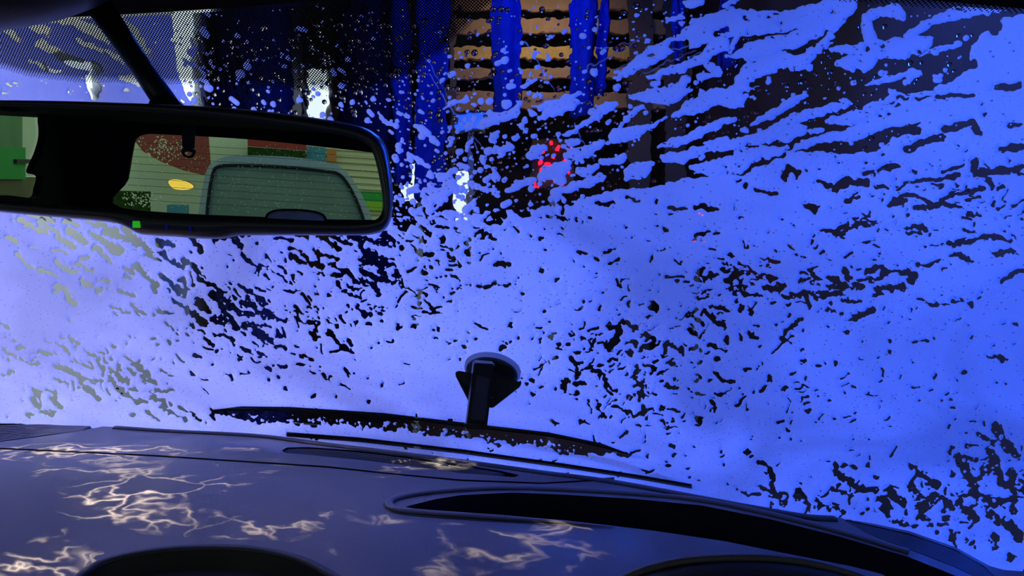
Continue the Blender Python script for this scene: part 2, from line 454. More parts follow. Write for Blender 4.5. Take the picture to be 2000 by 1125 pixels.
REG = {'A': (2.5, 0, 400), 'B': (2.5, 700, 400), 'C': (1.5514, 1300, 400), 'D': (2.5, 1200, 0), 'E': (2.5, 600, 0), 'F': (4.762, 0, 0), 'P': (1.0, 0, 0)}
def stroke(F, pts, mode, warp=True):
    """pts (x, y, r): a chain of tapered capsules; mode +1 adds foam, -1 clears the glass"""
    xs = [p[0] for p in pts]; ys = [p[1] for p in pts]; mr = max(p[2] for p in pts) + 26
    i0, i1 = np.searchsorted(gys, [min(ys) - mr, max(ys) + mr]); j0, j1 = np.searchsorted(gxs, [min(xs) - mr, max(xs) + mr])
    if i1 <= i0 or j1 <= j0: return
    sl = (slice(i0, i1), slice(j0, j1))
    X = (WX if warp else GX)[sl]; Y = (WY if warp else GY)[sl]
    best = np.full(X.shape, -1e9)
    if len(pts) == 1: pts = pts * 2
    for (x0, y0, r0), (x1, y1, r1) in zip(pts[:-1], pts[1:]):
        ex, ey = x1 - x0, y1 - y0
        t = np.clip(((X - x0) * ex + (Y - y0) * ey) / (ex * ex + ey * ey + 1e-9), 0, 1)
        best = np.maximum(best, r0 + (r1 - r0) * t - np.hypot(X - x0 - t * ex, Y - y0 - t * ey))
    F[sl] = np.maximum(F[sl], best) if mode > 0 else np.minimum(F[sl], -best)

def parse(reg, text):
    s, ox, oy = REG[reg]
    out = []
    for item in text.split(';'):
        item = item.strip()
        if not item: continue
        body, _, rr = item.partition('|')
        pts = []
        for tok in body.split():
            v = [float(q) for q in tok.split(',')]
            r = v[2] if len(v) > 2 else float(rr)
            pts.append((ox + v[0] / s, oy + v[1] / s, r / s))
        out.append(pts)
    return out

# line below which the foam sheet is closed
front = np.interp(gxs, [-600, 150, 300, 340, 420, 520, 620, 700, 770, 830, 880, 930, 1010, 1090, 1180, 1250, 1330, 1420, 1520, 1620, 1720, 1800, 1870, 1930, 2010, 2400],
                        [-400, -400, -260, 150, 330, 395, 425, 436, 432, 428, 420, 424, 420, 408, 388, 378, 362, 350, 338, 318, 300, 255, 175, 90, 30, -120])
F = np.clip((WY - front[None, :]) * 0.75, -60, 40)

FOAM = parse('D', '''15,415,8 80,360,35 180,290,45 300,235,35 420,180,60 560,130,70 700,145,60 850,120,45 1000,90,60 1130,50,65;
170,410,12 330,350,22 450,290,30 520,230,40; 90,490,15 170,490,35 260,490,45 320,460,45 345,400,25;
560,300,10 640,290,35 760,250,50 900,210,40 1000,160,45 1100,110,40;
300,590,15 370,555,35 480,500,45 580,510,55 630,440,40 660,370,40 780,330,45 900,330,35 960,300,25 1070,190,14;
1050,265,15 1130,260,22 1240,270,45 1350,270,50 1480,250,50 1540,230,30; 1240,180,32 1230,120,25 1290,90,22 1380,80,35 1410,100,25; 1240,180,34 1260,260,40;
1100,330,20 1170,330,45 1260,320,40; 1440,200,26 1490,170,25 1560,130,22 1640,100,30 1750,80,35 1850,75,25 1950,60,15;
1230,435,8 1300,410,15 1400,385,15 1490,385,12 1420,415,10; 1500,310,12 1600,270,22 1700,230,12;
670,630,8 760,590,20 850,540,30 940,490,15; 790,640,15 900,600,22 1030,560,20 1150,535,15;
0,690,35 80,680,30 170,640,15 260,595,8; 215,735,10 290,725,25 400,670,25 500,630,20 570,610,12;
225,800,15 320,800,35 450,745,20 600,730,30 740,700,35 800,660,30 900,640,20; 440,710,12 560,700,15;
380,850,12 480,850,40 600,820,45 690,780,25; 60,880,30 120,860,45 160,830,20;
640,880,15 740,840,20 850,810,30 960,800,40 1100,815,45 1300,800,45 1400,770,30 1550,700,25;
860,770,10 940,720,20 1100,690,30 1250,640,40 1400,590,45 1600,570,50 1750,500,60;
1040,610,12 1150,600,30 1300,560,30 1500,520,20 1700,480,30; 720,770,25 800,760,25 850,740,15;
800,690,10 860,690,30 930,650,20; 1230,545,12 1330,510,12 1450,480,10 1550,470,15 1700,430,50 1850,400,90;
1480,820,15 1560,785,25 1640,760,12; 1800,700,20 1900,690,30 2000,660,40; 1850,300,110 1950,200,90 1990,140,40; 1900,600,50; 1750,640,40 1640,700,25;
340,40,16 400,35,22 430,30,16; 540,45,12 590,35,16 610,25,10; 265,125,12 330,105,14; 340,138,14; 380,125,14 430,115,10; 445,330,12 520,380,14 420,395,16; 425,470,18;
660,440,16 700,430,14; 560,270,10 600,200,18; 950,350,18; 640,660,18; 970,660,16 1020,655,12; 1150,715,20; 60,600,22; 30,640,16; 1430,660,16; 1370,720,20''')
FOAM += parse('E', '''840,635,14 890,610,28 930,590,35 1000,570,25 1030,535,14; 885,565,15 905,590,20; 1095,550,5 1180,535,14 1260,505,16 1330,475,14;
1130,600,10 1200,570,25 1280,535,25 1320,520,12; 665,550,6 720,525,12 770,495,12; 1050,450,10 1075,415,12; 1095,490,14 1130,485,15; 1085,790,22 1120,755,26 1140,745,20;
1055,610,18; 1100,587,15; 915,690,18; 945,760,14 1000,745,18; 1265,690,10 1330,640,16 1400,590,25 1470,550,25 1510,525,12; 1390,570,20;
1265,780,25 1350,770,25 1430,730,20; 1160,880,35 1210,860,45 1250,840,30; 1230,900,25; 600,1010,30 640,960,40 700,930,30; 640,905,18 690,885,18; 600,940,28;
975,950,16 1050,920,20 1110,900,14; 780,1030,20 810,1010,20; 345,590,12 375,615,12; 435,725,18; 440,750,16; 490,770,12 540,805,18 590,830,12; 850,795,20; 915,880,22;
770,650,15 800,640,10; 1440,820,18 1550,800,25; 1175,320,16; 1170,215,8 1190,205,10; 780,725,14 800,700,10; 1330,860,30 1400,840,20; 1210,960,20 1330,920,20 1420,890,20;
560,1050,30 660,1000,22; 840,930,10 880,950,16 910,940,12; 700,720,12; 480,950,16 520,930,12; 450,1000,16; 920,970,18; 740,830,14 770,850,12; 1010,910,12; 1105,290,9 1130,285,8''')
for p in FOAM: stroke(F, p, 1)

HOLES = parse('A', '''85,95 150,140 200,160|14;120,55 190,80 260,110|14;180,110 230,140 270,165|14;310,95 370,130|12;0,170 60,205|8;290,190 345,225|12;250,230 305,250|8;330,150 400,200|17;
440,170 500,210 570,250|17;420,90 500,130 560,150|12;500,160 600,190 660,205|18;60,260 110,290 155,340|10;170,340 230,355 275,380|9;255,295 300,325 350,352|10;350,310 450,345|9;370,290 420,285|8;
450,240 500,260 540,310|13;255,430 300,440 320,470 350,500|13;385,395 440,415 485,440|9;440,415 480,385 510,400|7;575,430 650,465|9;600,335 640,345|10;610,375 640,385|8;640,310 700,350 740,400 740,450|13;
600,150 680,210 730,270|16;760,200 830,225|15;905,165 935,205 965,250|14;700,240 760,290|12;780,255 840,300 880,330|14;890,290 930,320 960,360|12;780,360 830,420 890,460|16;830,490 900,520 950,560 1005,605|13;
960,470 1000,540|18;870,380 900,430|12;960,390 1030,420 1060,450|11;1020,460 1080,490 1110,520|17;1030,575 1090,590 1160,615|16;1060,520 1120,590|13;1110,510 1150,550 1220,550|13;1150,415 1200,440 1240,470 1280,505|12;
1165,490 1230,510 1290,570|13;1290,540 1330,580 1380,600|11;1180,600 1240,620 1270,680 1290,690|15;1230,600 1310,610|9;1270,650 1350,700 1390,720|8;1350,645 1365,660|13;1070,650 1120,670 1130,710|9;1040,640 1080,660|7;
1000,660 1040,700|7;1180,255 1220,290 1250,320 1255,355|11;1255,320 1320,350 1370,375 1385,395|7;1325,310 1370,330 1390,360|6;1040,180 1100,170 1170,215|13;1120,150 1160,160|8;1335,200 1380,185 1425,190|9;1440,160 1500,190|9;
1405,240 1440,235 1480,270 1500,310|11;1415,280 1470,300|12;1500,300 1560,315|8;1550,260 1630,290|10;1600,315 1640,330|9;1560,170 1640,230|16;1600,160 1700,210|13;1700,160 1760,210|13;1750,210 1830,300|14;1800,260 1880,300|16;
1620,360 1700,350 1740,400|14;1760,340 1830,380 1840,440|14;1860,340 1890,390|13;1660,440 1720,465|11;1690,420 1760,430|8;1920,360 1930,400|12;1740,515 1790,560|11;1820,530 1880,520|5;1830,545 1850,560|5;1950,620|13;1610,450|8;
1480,480|5;1545,445|6;1665,540|4;1440,530 1455,580|8;1500,590 1545,590 1540,680|11;1525,660 1570,670|9;1590,595 1640,610|7;1615,650 1650,700 1710,735|11;1420,740 1480,750 1530,775|8;1445,800 1500,810|8;1560,805|11;1500,840 1550,850|5;
1330,808 1390,810|7;1150,755 1165,770|9;1170,715 1215,735|7;1250,725 1300,750|5;1270,810 1310,835|5;1305,875|7;1360,867|8;1425,860|8;1560,840 1600,870|9;1680,825 1710,850|8;1395,915|9;1655,905 1710,915|5;1530,950|11;1635,955|8;
1870,895|10;1785,980|11;1430,690|6;0,720 30,745 20,770|8;30,740 110,785 190,795|5;155,743 240,745|6;80,718 110,722|7;285,705 345,745|7;330,665 380,690|6;410,720 470,780|6;265,805 340,830 390,860 420,910 470,975|13;365,775 425,805|7;
535,775|11;470,800 500,850|8;510,830 570,850 620,880|11;600,760 680,800 720,850 740,890|7;620,820 650,850|9;680,850 750,890|9;530,870 560,910 620,940 700,990|12;560,910 660,905|6;710,940 780,935 840,925|9;735,970 780,985|9;
780,1010 860,1050 900,1075|8;630,1040 660,1055|9;700,1030 770,1060|7;875,1010 940,1040|6;150,915 200,920 265,940|9;160,960 180,1005|13;255,960 275,1000|14;180,930 190,990|9;190,1030 250,1035|13;120,1045 160,1045|9;0,845 50,830|10;
275,885 315,900|6;345,970|6;190,852|5;400,860 490,880|6;0,600 30,615|6;0,660 30,665|6;540,510 625,550|6;650,500 670,530 710,545|6;750,545 830,565|6;790,600 850,635|6;900,610 930,600 1000,640|7;855,678|5;890,650 920,670|5''')
HOLES += parse('B', '''600,30 660,40 700,60|22;640,70 670,80 680,100 620,105|13;740,30 780,60 820,65|15;420,30 460,40|18;500,40 545,20|13;310,40 335,80|11;980,10 1040,15|10;1000,20 1000,60|9;910,80 960,75 1015,92|9;1065,93|8;1120,95|10;855,75 880,80|5;
1150,20 1200,20 1245,22|10;1310,0 1370,5|7;1447,15|10;1510,35 1560,45 1605,42|10;1645,40 1690,30 1745,45|11;1525,70|6;360,110 400,130 430,135|11;470,128|10;180,100 240,110|13;200,130 230,140|13;260,90 290,130 350,150|12;330,140 350,160|12;
120,170 160,210|16;80,200 150,215|13;0,180 60,190|11;20,240 80,250|14;30,290 110,300|16;130,285 160,290|8;0,300 30,310|9;60,360 120,380|13;20,350 60,380|9;70,400 85,430|11;165,360 200,380 170,405|10;0,380 20,400|9;
555,155 590,145 610,180|11;610,155 640,150 660,185|11;600,185|7;905,145|9;883,187|9;1325,185|10;1497,147|9;1660,175 1710,165|10;300,195 330,190|9;400,190|10;215,228|13;300,225 305,260 350,262|9;475,222|9;390,225 440,237|6;400,245 470,290|7;
530,250|13;665,240|7;665,315 700,310|12;730,310|9;490,315|13;282,300|7;355,325|8;312,355|11;375,375 410,375|6;445,365 485,390|8;545,412|9;885,345|9;960,395|10;575,425 620,430 670,408|9;690,415 745,407|5;775,397|8;805,450|11;905,445 930,445|5;
1018,436|5;1195,250 1255,240|8;1215,305 1275,300|9;1432,285|10;1415,303|5;1130,345 1170,352|6;1097,327|5;1655,360 1690,335|12;1685,375 1745,370|9;240,425 280,460 290,470|10;295,432|8;287,503|9;315,490|8;375,440|5;443,430|5;405,490 440,482|7;
310,545 350,560 400,560|10;350,525 370,550|8;488,515|6;488,545|6;570,537|5;60,530 110,550|5;75,520 130,520|5;185,530|6;0,520 50,560|11;200,618|14;250,612 285,617|6;388,625|6;385,668|9;335,675|6;535,655|9;537,685|6;573,684|7;430,690 465,692|6;
500,720 530,718|6;88,698|5;738,605|9;935,590|6;840,637 895,620|5;255,577|5;1440,525|20;1410,555|7;1220,600 1230,630|8;1240,620 1300,605 1350,625|11;1290,640 1260,680 1220,720|15;1310,700 1360,712|11;1095,610|10;1040,640|6;940,670|13;972,697|9;
1090,672|12;1390,660 1440,670 1380,740|10;1420,720 1460,700|8;1320,745|15;1250,775|15;1045,740 1075,742|6;1030,770 1060,800 1060,840|13;1070,800 1105,790|8;1080,830 1150,820|8;1160,840 1200,860 1215,920 1240,945|13;1050,885 1110,890|14;
1015,870 1005,930|10;1030,935 1070,940|10;1055,975|10;1350,880 1375,920 1375,970|11;1390,815 1450,830|7;1500,690 1520,700|9;1500,745|9;1560,720|10;1660,780|12;1530,795|10;1735,850|13;1445,770|9;1575,795|6;1490,905 1550,912|5;1610,930 1690,945|8;
1620,963|6;1170,990|10;1115,985|10;1115,1010 1135,1040|6;1160,1010 1200,1055|6;1245,1010 1300,1030 1340,1040|6;1380,1010 1385,1050|6;1290,948|6;1095,1085|11;850,870|9;845,945|8;825,1000|7;932,785|8;940,1075 960,1090|8;1475,1075|7;1735,1020|7;
1710,700 1740,705|9;1620,600 1640,640|11;1620,540 1670,600|9;1700,540 1750,590|13;1720,510|9;120,893|10;40,865|5;207,896|5;35,980|10''')
HOLES += parse('C', '''425,15 465,15 450,30|9;470,100 520,95 555,80|7;540,110 580,70 605,70|8;520,105 545,120|8;595,130 630,118|5;610,67 645,68|3;645,93|6;680,10 730,5|8;760,30 840,15 900,30|7;735,48|6;730,90 790,85|6;710,75|5;735,105 770,98|4;
925,45 955,45|5;905,95 940,95|6;860,130 930,125 985,110 1040,125|8;790,140 850,135|4;1015,30|8;1075,60|6;995,155 1060,160|6;1020,240 1080,225|10;870,170 900,160 930,185|9;760,200 830,185|7;720,220 755,230 740,250|12;640,270 720,265|9;630,285 660,285|6;
610,215 650,210 665,225|10;590,240 630,245 660,230|7;545,215 560,240 590,265|10;490,235 540,250|10;450,225 470,235|8;560,205 590,203|4;680,215 715,215|4;360,295 430,285 480,290 530,280|7;425,300 430,320|7;370,318|10;410,245 440,240|5;
480,260 560,265|5;530,305 590,300|5;300,235 335,240|9;295,270 330,270 355,265|9;310,190 345,190|5;185,240 210,225 250,225|11;220,225 230,260 210,285|9;190,265 245,270|7;240,290 285,295|7;110,213|11;165,210 200,205|6;115,235 150,230|5;
145,245|4;230,325|11;258,344|9;215,300|8;150,320 180,330|6;75,335 105,370|6;110,345 130,325|5;145,345 155,370 180,380|9;72,388|10;190,410 190,430|6;225,400 235,420|4;255,405 275,420|7;265,385 280,390|5;135,435 180,455|6;575,355 610,345 625,330|12;
560,360 580,358|4;360,405 400,370|8;345,415 375,440|5;335,375|5;370,350|7;415,400|6;495,387|6;485,330 515,345|4;550,395 560,400|4;770,300 800,315 855,318|5;750,337|7;855,380|6;680,425|5;745,428 790,430|4;680,467|7;418,495|7;517,493|6;910,525|9;
990,478 1040,488|6;1045,378 1070,380|4;875,310 930,315|4;0,435 50,450|7;20,495|7;100,485|9;155,485|9;120,462|5;60,438 90,442|4;145,530 165,545 205,548|6;70,575 115,588|4;145,578 185,588|4;140,610 150,640|4;75,598|3;
275,800 300,800 320,840 330,880|7;235,880 280,890|6;290,870 340,890 370,890|8;400,890 420,920|13;350,910 370,915|6;455,910 470,930|8;515,800 520,830 560,850|9;540,800 580,810|6;560,850 600,870 640,875|11;510,870 560,890|6;540,940|9;650,910 680,950|12;
680,890 720,920|13;730,950|9;680,880|8;745,815 770,830 740,870|9;770,830 830,870|8;740,870 790,910 830,890|8;780,930|22;785,960|14;855,930|17;850,965|12;840,900 850,940|10;890,780 910,820 935,870|14;905,775 935,790|8;930,880 960,900 1000,925|13;
935,845 985,810 1010,790|10;990,780 1020,850 1050,880|14;1000,690 1030,740 1060,770|14;950,710 1000,730|8;980,760 1010,790|10;1050,830 1080,870|18;1010,920 1060,910|11;890,920 935,970|13;980,950 1010,970|13;1000,1020|14;1040,980 1070,1020|16;1060,940|11;
865,1015|13;800,985|9;930,1040|8;1050,1080|12;700,975 760,990|7;610,930|8;820,1000|7;480,925 520,930|6''')
HOLES += parse('F', '''800,760 850,850 880,920|48;1120,770 1250,810 1420,880|32;330,430 600,590 900,690|50;450,210 800,290 1000,400|40;0,290 120,400|34;1000,120 1200,330 1330,620|50;150,250 420,330|26;700,420 980,520 1200,640|26;240,620 520,700|14''')
HOLES += parse('D', '''640,118|14;500,190 540,170|15;650,485|16;840,370 800,380|14;1240,252|10;1320,257|10;290,250 340,240|26;680,430 740,420|12;1480,330 1560,310 1700,270|18;1600,230 1700,190 1880,150|24;1520,430 1640,400 1760,330|16;1860,180 1880,165|24;
1450,355 1600,340 1700,330|14;1860,455 1990,450|17;1580,490 1760,490|12;1820,580|10;1620,660 1760,620 1780,680|22;1280,690 1400,660 1480,670|18;1380,840 1300,860 1230,862|14;1430,760 1500,720 1600,700|16;1760,825 1770,870 1850,860 1990,840|18;
1830,900 1850,930|16;900,880 860,840 830,900|15;690,965 790,975|10;970,1035|16;640,920 640,940|10;1080,940 1150,900 1230,910|20;1000,920 1060,925|10;1340,935 1280,930|10;1400,930 1520,900 1680,880|9;1350,1010 1440,980 1560,1020|13;1560,1030 1640,980 1800,945|12;
1130,990 1190,990|13;1900,750 1990,740|16;1930,640 1990,640|10;1610,860 1700,840|8''')
BLADE = [(408, 808), (564, 810), (748, 822), (932, 844), (1070, 860), (1162, 879), (1231, 896)]
LOW_BLADE = [(556, 855), (700, 866), (900, 889), (1100, 917), (1250, 940), (1352, 958)]
for p in HOLES: stroke(F, p, -1)

F = F + np.clip(1 - np.abs(F) / 14, 0, 1) * np.where(GX > 1000, np.clip((GY - 330) / 120, 0.22, 1), np.clip((GY - 380) / 80, 0.3, 1)) * (3.4 * vnoise(RA / 7.5, RB_ / 7.5, 41) + 2.2 * vnoise(RA / 3.9, RB_ / 3.9, 42))
# small pits and torn spots in the closed foam, lying along the run of the spray
def flow(x, y):
    if x < 700: return math.radians(38)
    if x > 1250 and y < 480: return math.radians(-20)
    return math.radians(-30 if x > 1000 and y > 560 else 10)
dots = []
for k in range(1100):
    x = rng.uniform(-500, 2600); y = rng.uniform(-50, 1080)
    a = flow(x, y) + rng.normal(0, .35); l = rng.exponential(4); r = rng.uniform(1.2, 2.8)
    dots.append([(x, y, r), (x + l * math.cos(a), y + l * math.sin(a), r * rng.uniform(.6, 1))])
for c, n, sx, sy in [((1180, 690), 110, 90, 60), ((1450, 560), 110, 110, 45), ((1240, 780), 70, 60, 60), ((480, 600), 90, 90, 90), ((250, 740), 60, 110, 40), ((760, 520), 90, 70, 60), ((1700, 1000), 120, 150, 40), ((1920, 950), 90, 60, 90), ((1500, 800), 90, 160, 60), ((640, 620), 60, 60, 60), ((850, 470), 60, 80, 50), ((1850, 420), 80, 120, 60)]:
    for k in range(n):
        x = rng.normal(c[0], sx); y = rng.normal(c[1], sy)
        a = flow(x, y) + rng.normal(0, .5); l = rng.exponential(7); r = rng.uniform(1.3, 3.8)
        dots.append([(x, y, r), (x + l * math.cos(a), y + l * math.sin(a), r * rng.uniform(.5, 1))])
for p in dots: stroke(F, p, -1)
# foam flecks left on the clear glass
flecks = []
for c, n, sx, sy, r0, r1 in [((930, 300), 170, 120, 80, 2.2, 8), ((850, 380), 120, 60, 45, 2.2, 8), ((1060, 330), 100, 90, 70, 2.5, 9), ((1000, 150), 90, 150, 70, 1.8, 5), ((700, 215), 70, 120, 25, 2, 7), ((1250, 260), 90, 140, 90, 2, 7), ((1500, 200), 110, 220, 90, 2, 7),
                            ((1800, 200), 90, 110, 90, 2, 7), ((560, 100), 110, 150, 60, 1.5, 5), ((1300, 60), 60, 120, 50, 2, 5), ((380, 150), 60, 50, 50, 3, 9), ((1930, 960), 120, 60, 80, 1.5, 5), ((1640, 1000), 80, 120, 30, 1.5, 4), ((480, 590), 90, 80, 70, 1.2, 3.5), ((1450, 560), 90, 110, 40, 1.5, 4), ((800, 460), 120, 70, 40, 1.3, 4.5)]:
    for k in range(n):
        x = rng.normal(c[0], sx); y = rng.normal(c[1], sy)
        r = r0 + (r1 - r0) * rng.random() ** 2.6; l = r * rng.exponential(.7)
        a = (math.radians(35) if x < 850 else math.radians(-25)) + rng.normal(0, .25)
        flecks.append([(x, y, r), (x + l * math.cos(a), y + l * math.sin(a), r * rng.uniform(.6, 1))])
for p in flecks: stroke(F, p, 1, warp=False)
for k in range(1100):          # a sprinkle of tiny flecks over every clear patch
    x = rng.uniform(-100, 2100); y = rng.uniform(-10, 1080); stroke(F, [(x, y, rng.uniform(1.2, 2.2))], 1, warp=False)

# the wiper blades press the foam away; below the upper one the glass is wiped and mottled
yb = np.interp(GX, *zip(*BLADE)); d_ = GY - yb
env = np.clip((GX - 410) / 60, 0, 1) * np.clip((1236 - GX) / 60, 0, 1)
lowe = (8 + 17 * np.clip((GX - 430) / 60, 0, 1)) * np.clip((1240 - GX) / 120, 0.1, 1) + 7 * vnoise(GX / 17, GY / 40, 31) + 5 * vnoise(GX / 7, GY / 12, 32)
band = np.minimum(d_ + 8 * env, lowe - d_)
band = np.where((GX > 410) & (GX < 1234), band, -9)
motl = (vnoise(GX / 7, GY / 6, 33) + 0.6 * vnoise(GX / 3.6, GY / 3.6, 34)) * 7 - 3.2 + (d_ - 14) * 0.16
motl = np.where(d_ > 7, motl, -9)
F = np.where(band > -6, np.minimum(F, np.maximum(-band, np.where(band > 0, motl, -9))), F)
yb2 = np.interp(GX, *zip(*LOW_BLADE)); b2 = np.where((GX > 556) & (GX < 1352), 4.5 - np.abs(GY - yb2), -9)
F = np.where(b2 > -6, np.minimum(F, -b2), F)

P0 = shield(GX, GY)
px_m = 1800.0
edge = np.minimum(np.minimum(P0[..., 2] - CZ - ZB, z_top(P0[..., 0]) - (P0[..., 2] - CZ)), np.minimum(P0[..., 0] - x_left(P0[..., 2] - CZ), x_right(P0[..., 2] - CZ) - P0[..., 0])) * px_m - 4
Ff = np.minimum(F, edge)
fx, fy, ff, ft = march(GX, GY, Ff)
h = 0.0013 * (1 - np.exp(-np.maximum(ff, 0) / 2.6)) * (1 + 0.08 * vnoise(fx / 13, fy / 13, 21) + 0.05 * vnoise(fx / 5, fy / 5, 22))
foam = link('soap_foam', np_mesh('soap_foam', shield(fx, fy, 0.0052 + h), ft), 'foam', None, True)
tag(foam, 'blue-lit white soap foam smeared in streaks over the wet windshield', 'foam', kind='stuff')

# running water where the glass is clear
wx, wy, wf, wt = march(GX, GY, np.minimum(6.0 - F, edge))
film = link('water_film', np_mesh('water_film', shield(wx, wy, 0.0048), wt), 'film', None, True)
tag(film, 'clear rippled water running between the foam on the windshield', 'water', kind='stuff')

# water beads
V, T = [], []
def bead(x, y, r, el, ang):
    base = len(V); c = float(np.interp(y, gys, np.arange(len(gys))))
    ring = []
    for lev, (rr, hh) in enumerate(((1.0, 0.0), (0.72, 0.42), (0.0, 0.6))):
        if rr == 0:
            V.append(shield(x, y, 0.0053 + hh * r * 0.00052)); continue
        for k in range(9):
            a = 2 * math.pi * k / 9
            u = math.cos(a) * r * el * rr; v = math.sin(a) * r * rr
            V.append(shield(x + u * math.cos(ang) - v * math.sin(ang), y + u * math.sin(ang) + v * math.cos(ang), 0.0053 + hh * r * 0.00052))
    for k in range(9):
        n = (k + 1) % 9
        T.append((base + k, base + n, base + 9 + n)); T.append((base + k, base + 9 + n, base + 9 + k)); T.append((base + 9 + k, base + 9 + n, base + 18))
cnt = 0
while cnt < 1500:
    j = rng.integers(0, 4)
    x, y = [(rng.normal(930, 150), rng.normal(280, 110)), (rng.normal(620, 200), rng.uniform(-10, 230)), (rng.normal(1500, 280), rng.normal(220, 110)), (rng.uniform(0, 2000), rng.uniform(0, 1050))][j]
    iy = np.searchsorted(gys, y); ix = np.searchsorted(gxs, x)
    cnt += 1
    if 0 < iy < len(gys) and 0 < ix < len(gxs) and Ff[iy, ix] < -3 and edge[iy, ix] > 10:
        bead(x, y, rng.uniform(1.8, 2.6) + min(4.5, -Ff[iy, ix] * .3) * rng.random(), rng.uniform(1, 1.5), math.radians(35 if x < 850 else -25))
beads = link('water_beads', np_mesh('water_beads', np.array(V), np.array(T)), 'bead', None, True)
tag(beads, 'tiny round water beads clinging to the clear streaks of windshield', 'water beads', kind='stuff')

# ------------------------------------------------------------------ windshield pane, printed dots, pillars
nu, nv = 72, 30
V = []; T = []
for layer in (0.0, 0.0045):
    for j in range(nv + 1):
        for i in range(nu + 1):
            ze = ZB + (0.178 - ZB) * j / nv; x = float(x_left(ze)) + float(x_right(ze) - x_left(ze)) * i / nu; z = ZB + (float(z_top(x)) + 0.02 - ZB) * j / nv
            V.append(shield_xz(x, z, layer))
s_ = (nu + 1) * (nv + 1)
for j in range(nv):
    for i in range(nu):
        a = j * (nu + 1) + i; q = (a, a + 1, a + nu + 2, a + nu + 1)
        T.append(q); T.append(tuple(s_ + k for k in reversed(q)))
pane = link('window_1', np_mesh('window_1', np.array(V), np.array(T)), 'glass', None, True)
struct(pane, 'raked curved windshield glass above the dashboard', 'windshield')

dot_line = [(-400, 60), (-150, 110), (0, 132), (60, 150), (150, 160), (400, 165), (600, 176), (720, 178), (800, 150), (860, 105), (920, 45), (970, 0), (1010, -45), (1100, -48), (1500, -24), (1640, 2), (1800, 14), (1900, 21), (2000, 27), (2200, 42)]
dlx, dly = zip(*dot_line)
LZ = math.sqrt(2.44)
d0 = 0.00152; V = []; T = []
q = d0 / math.sqrt(2)
nx_, nz_ = int((XR - XL) / q), int(0.2 * LZ / q)
I, J = np.meshgrid(np.arange(nx_), np.arange(nz_))
keep = (I + J) % 2 == 0
X = XL + I[keep] * q; Z = 0.19 - J[keep] * q / LZ
ok = Z < z_top(X) + 0.012
X, Z = X[ok], Z[ok]
PX, PY = to_px(shield_xz(X, Z))
sd = np.interp(PX, dlx, dly) - PY
ok = (sd > 0) & (PX > -260) & (PX < 2150) & (shield_xz(X, Z)[:, 1] > 0.1)
X, Z, sd = X[ok], Z[ok], sd[ok]
rad = d0 * (0.26 + 0.245 * np.clip(sd / 14, 0, 1))
for k in range(8):
    a = 2 * math.pi * (k + .5) / 8
    V.append(shield_xz(X + rad * math.cos(a), Z + rad * math.sin(a) / LZ, -0.0004))
V = np.stack(V, 1).reshape(-1, 3)
T = np.arange(len(X))[:, None] * 8 + np.arange(8)[None, :]
fr = link('printed_dots', np_mesh('printed_dots', V, T), 'frit', pane)
fr['kind'] = 'stuff'; fr['label'] = 'black printed dot band along the top of the glass'

# ------------------------------------------------------------------ dashboard
def dash_z(x, y):
    t = np.maximum(0, 0.73 - np.asarray(y, float))
    return -0.203 - 0.05 * np.asarray(x, float) - 0.9 * t * t - 0.04 * t
def dash_pt(px, py, up=0.0):
    a, b = ray(px, py)
    lo, hi = np.full(np.shape(a), 0.2), np.full(np.shape(a), 2.0)
    for _ in range(40):
        m_ = (lo + hi) / 2
        g_ = b * m_ - dash_z(a * m_, m_)
        lo = np.where(g_ > 0, m_, lo); hi = np.where(g_ > 0, hi, m_)
    return np.stack([a * lo, lo, b * lo + CZ + up], -1)
def dash_line(pts, n, up=0.0):
    p = smooth_line(pts, n)
    return [Vector(v) for v in dash_pt(p[:, 0], p[:, 1], up)]

FAR = [(-400, 810), (0, 822), (120, 820), (240, 832), (330, 840), (500, 848), (620, 862), (800, 884), (900, 897), (1050, 918), (1200, 938), (1379, 971), (1460, 987), (1572, 1006), (1631, 1010), (1707, 1023), (1775, 1037), (1865, 1068), (1932, 1105), (1960, 1113), (2050, 1120), (2300, 1200)]
SEAM = [(-400, 862), (0, 876), (130, 882), (300, 890), (500, 903), (640, 912), (760, 925), (900, 938), (1060, 944), (1200, 936), (1360, 960)]
TRAY = [(790, 990), (850, 975), (900, 967), (1000, 962), (1100, 966), (1235, 974), (1370, 987), (1505, 1014), (1640, 1048), (1775, 1088), (1880, 1130), (1930, 1160), (1800, 1160), (1721, 1121), (1662, 1106), (1550, 1084), (1415, 1057), (1280, 1037), (1190, 1026), (1100, 1016), (1000, 1008), (900, 1001), (830, 997)]
POD = [(135, 1145), (200, 1103), (300, 1081), (400, 1074), (500, 1078), (590, 1098), (670, 1140), (720, 1210), (660, 1320), (200, 1320), (90, 1210)]
SLOT = [(550, 880), (560, 874), (600, 873), (700, 880), (800, 892), (900, 907), (980, 920), (1015, 928), (1005, 932), (900, 924), (800, 910), (700, 898), (600, 888), (560, 885)]
GRL = [(-160, 834), (0, 828), (100, 826), (180, 829), (205, 832), (160, 841), (100, 850), (0, 863), (-160, 886)]
GRR = [(1645, 1014), (1707, 1027), (1775, 1042), (1865, 1073), (1922, 1106), (1950, 1132), (1915, 1132), (1860, 1106), (1790, 1079), (1710, 1049), (1682, 1036)]
ax_ = np.arange(-0.95, 0.62, 0.0028); ay_ = np.arange(0.30, 1.06, 0.0028)
DX, DY = np.meshgrid(ax_, ay_)
D3 = np.stack([DX, DY, dash_z(DX, DY) + CZ], -1)
QX, QY = to_px(D3)
efar = np.interp(QX, *zip(*FAR)); esm = np.interp(QX, *zip(*SEAM))
esm = np.where(QX > 1360, -999, esm)
f_up = np.minimum.reduce([QY - efar, esm - 1.6 - QY, -poly_sd(QX, QY, SLOT), -poly_sd(QX, QY, GRL)])
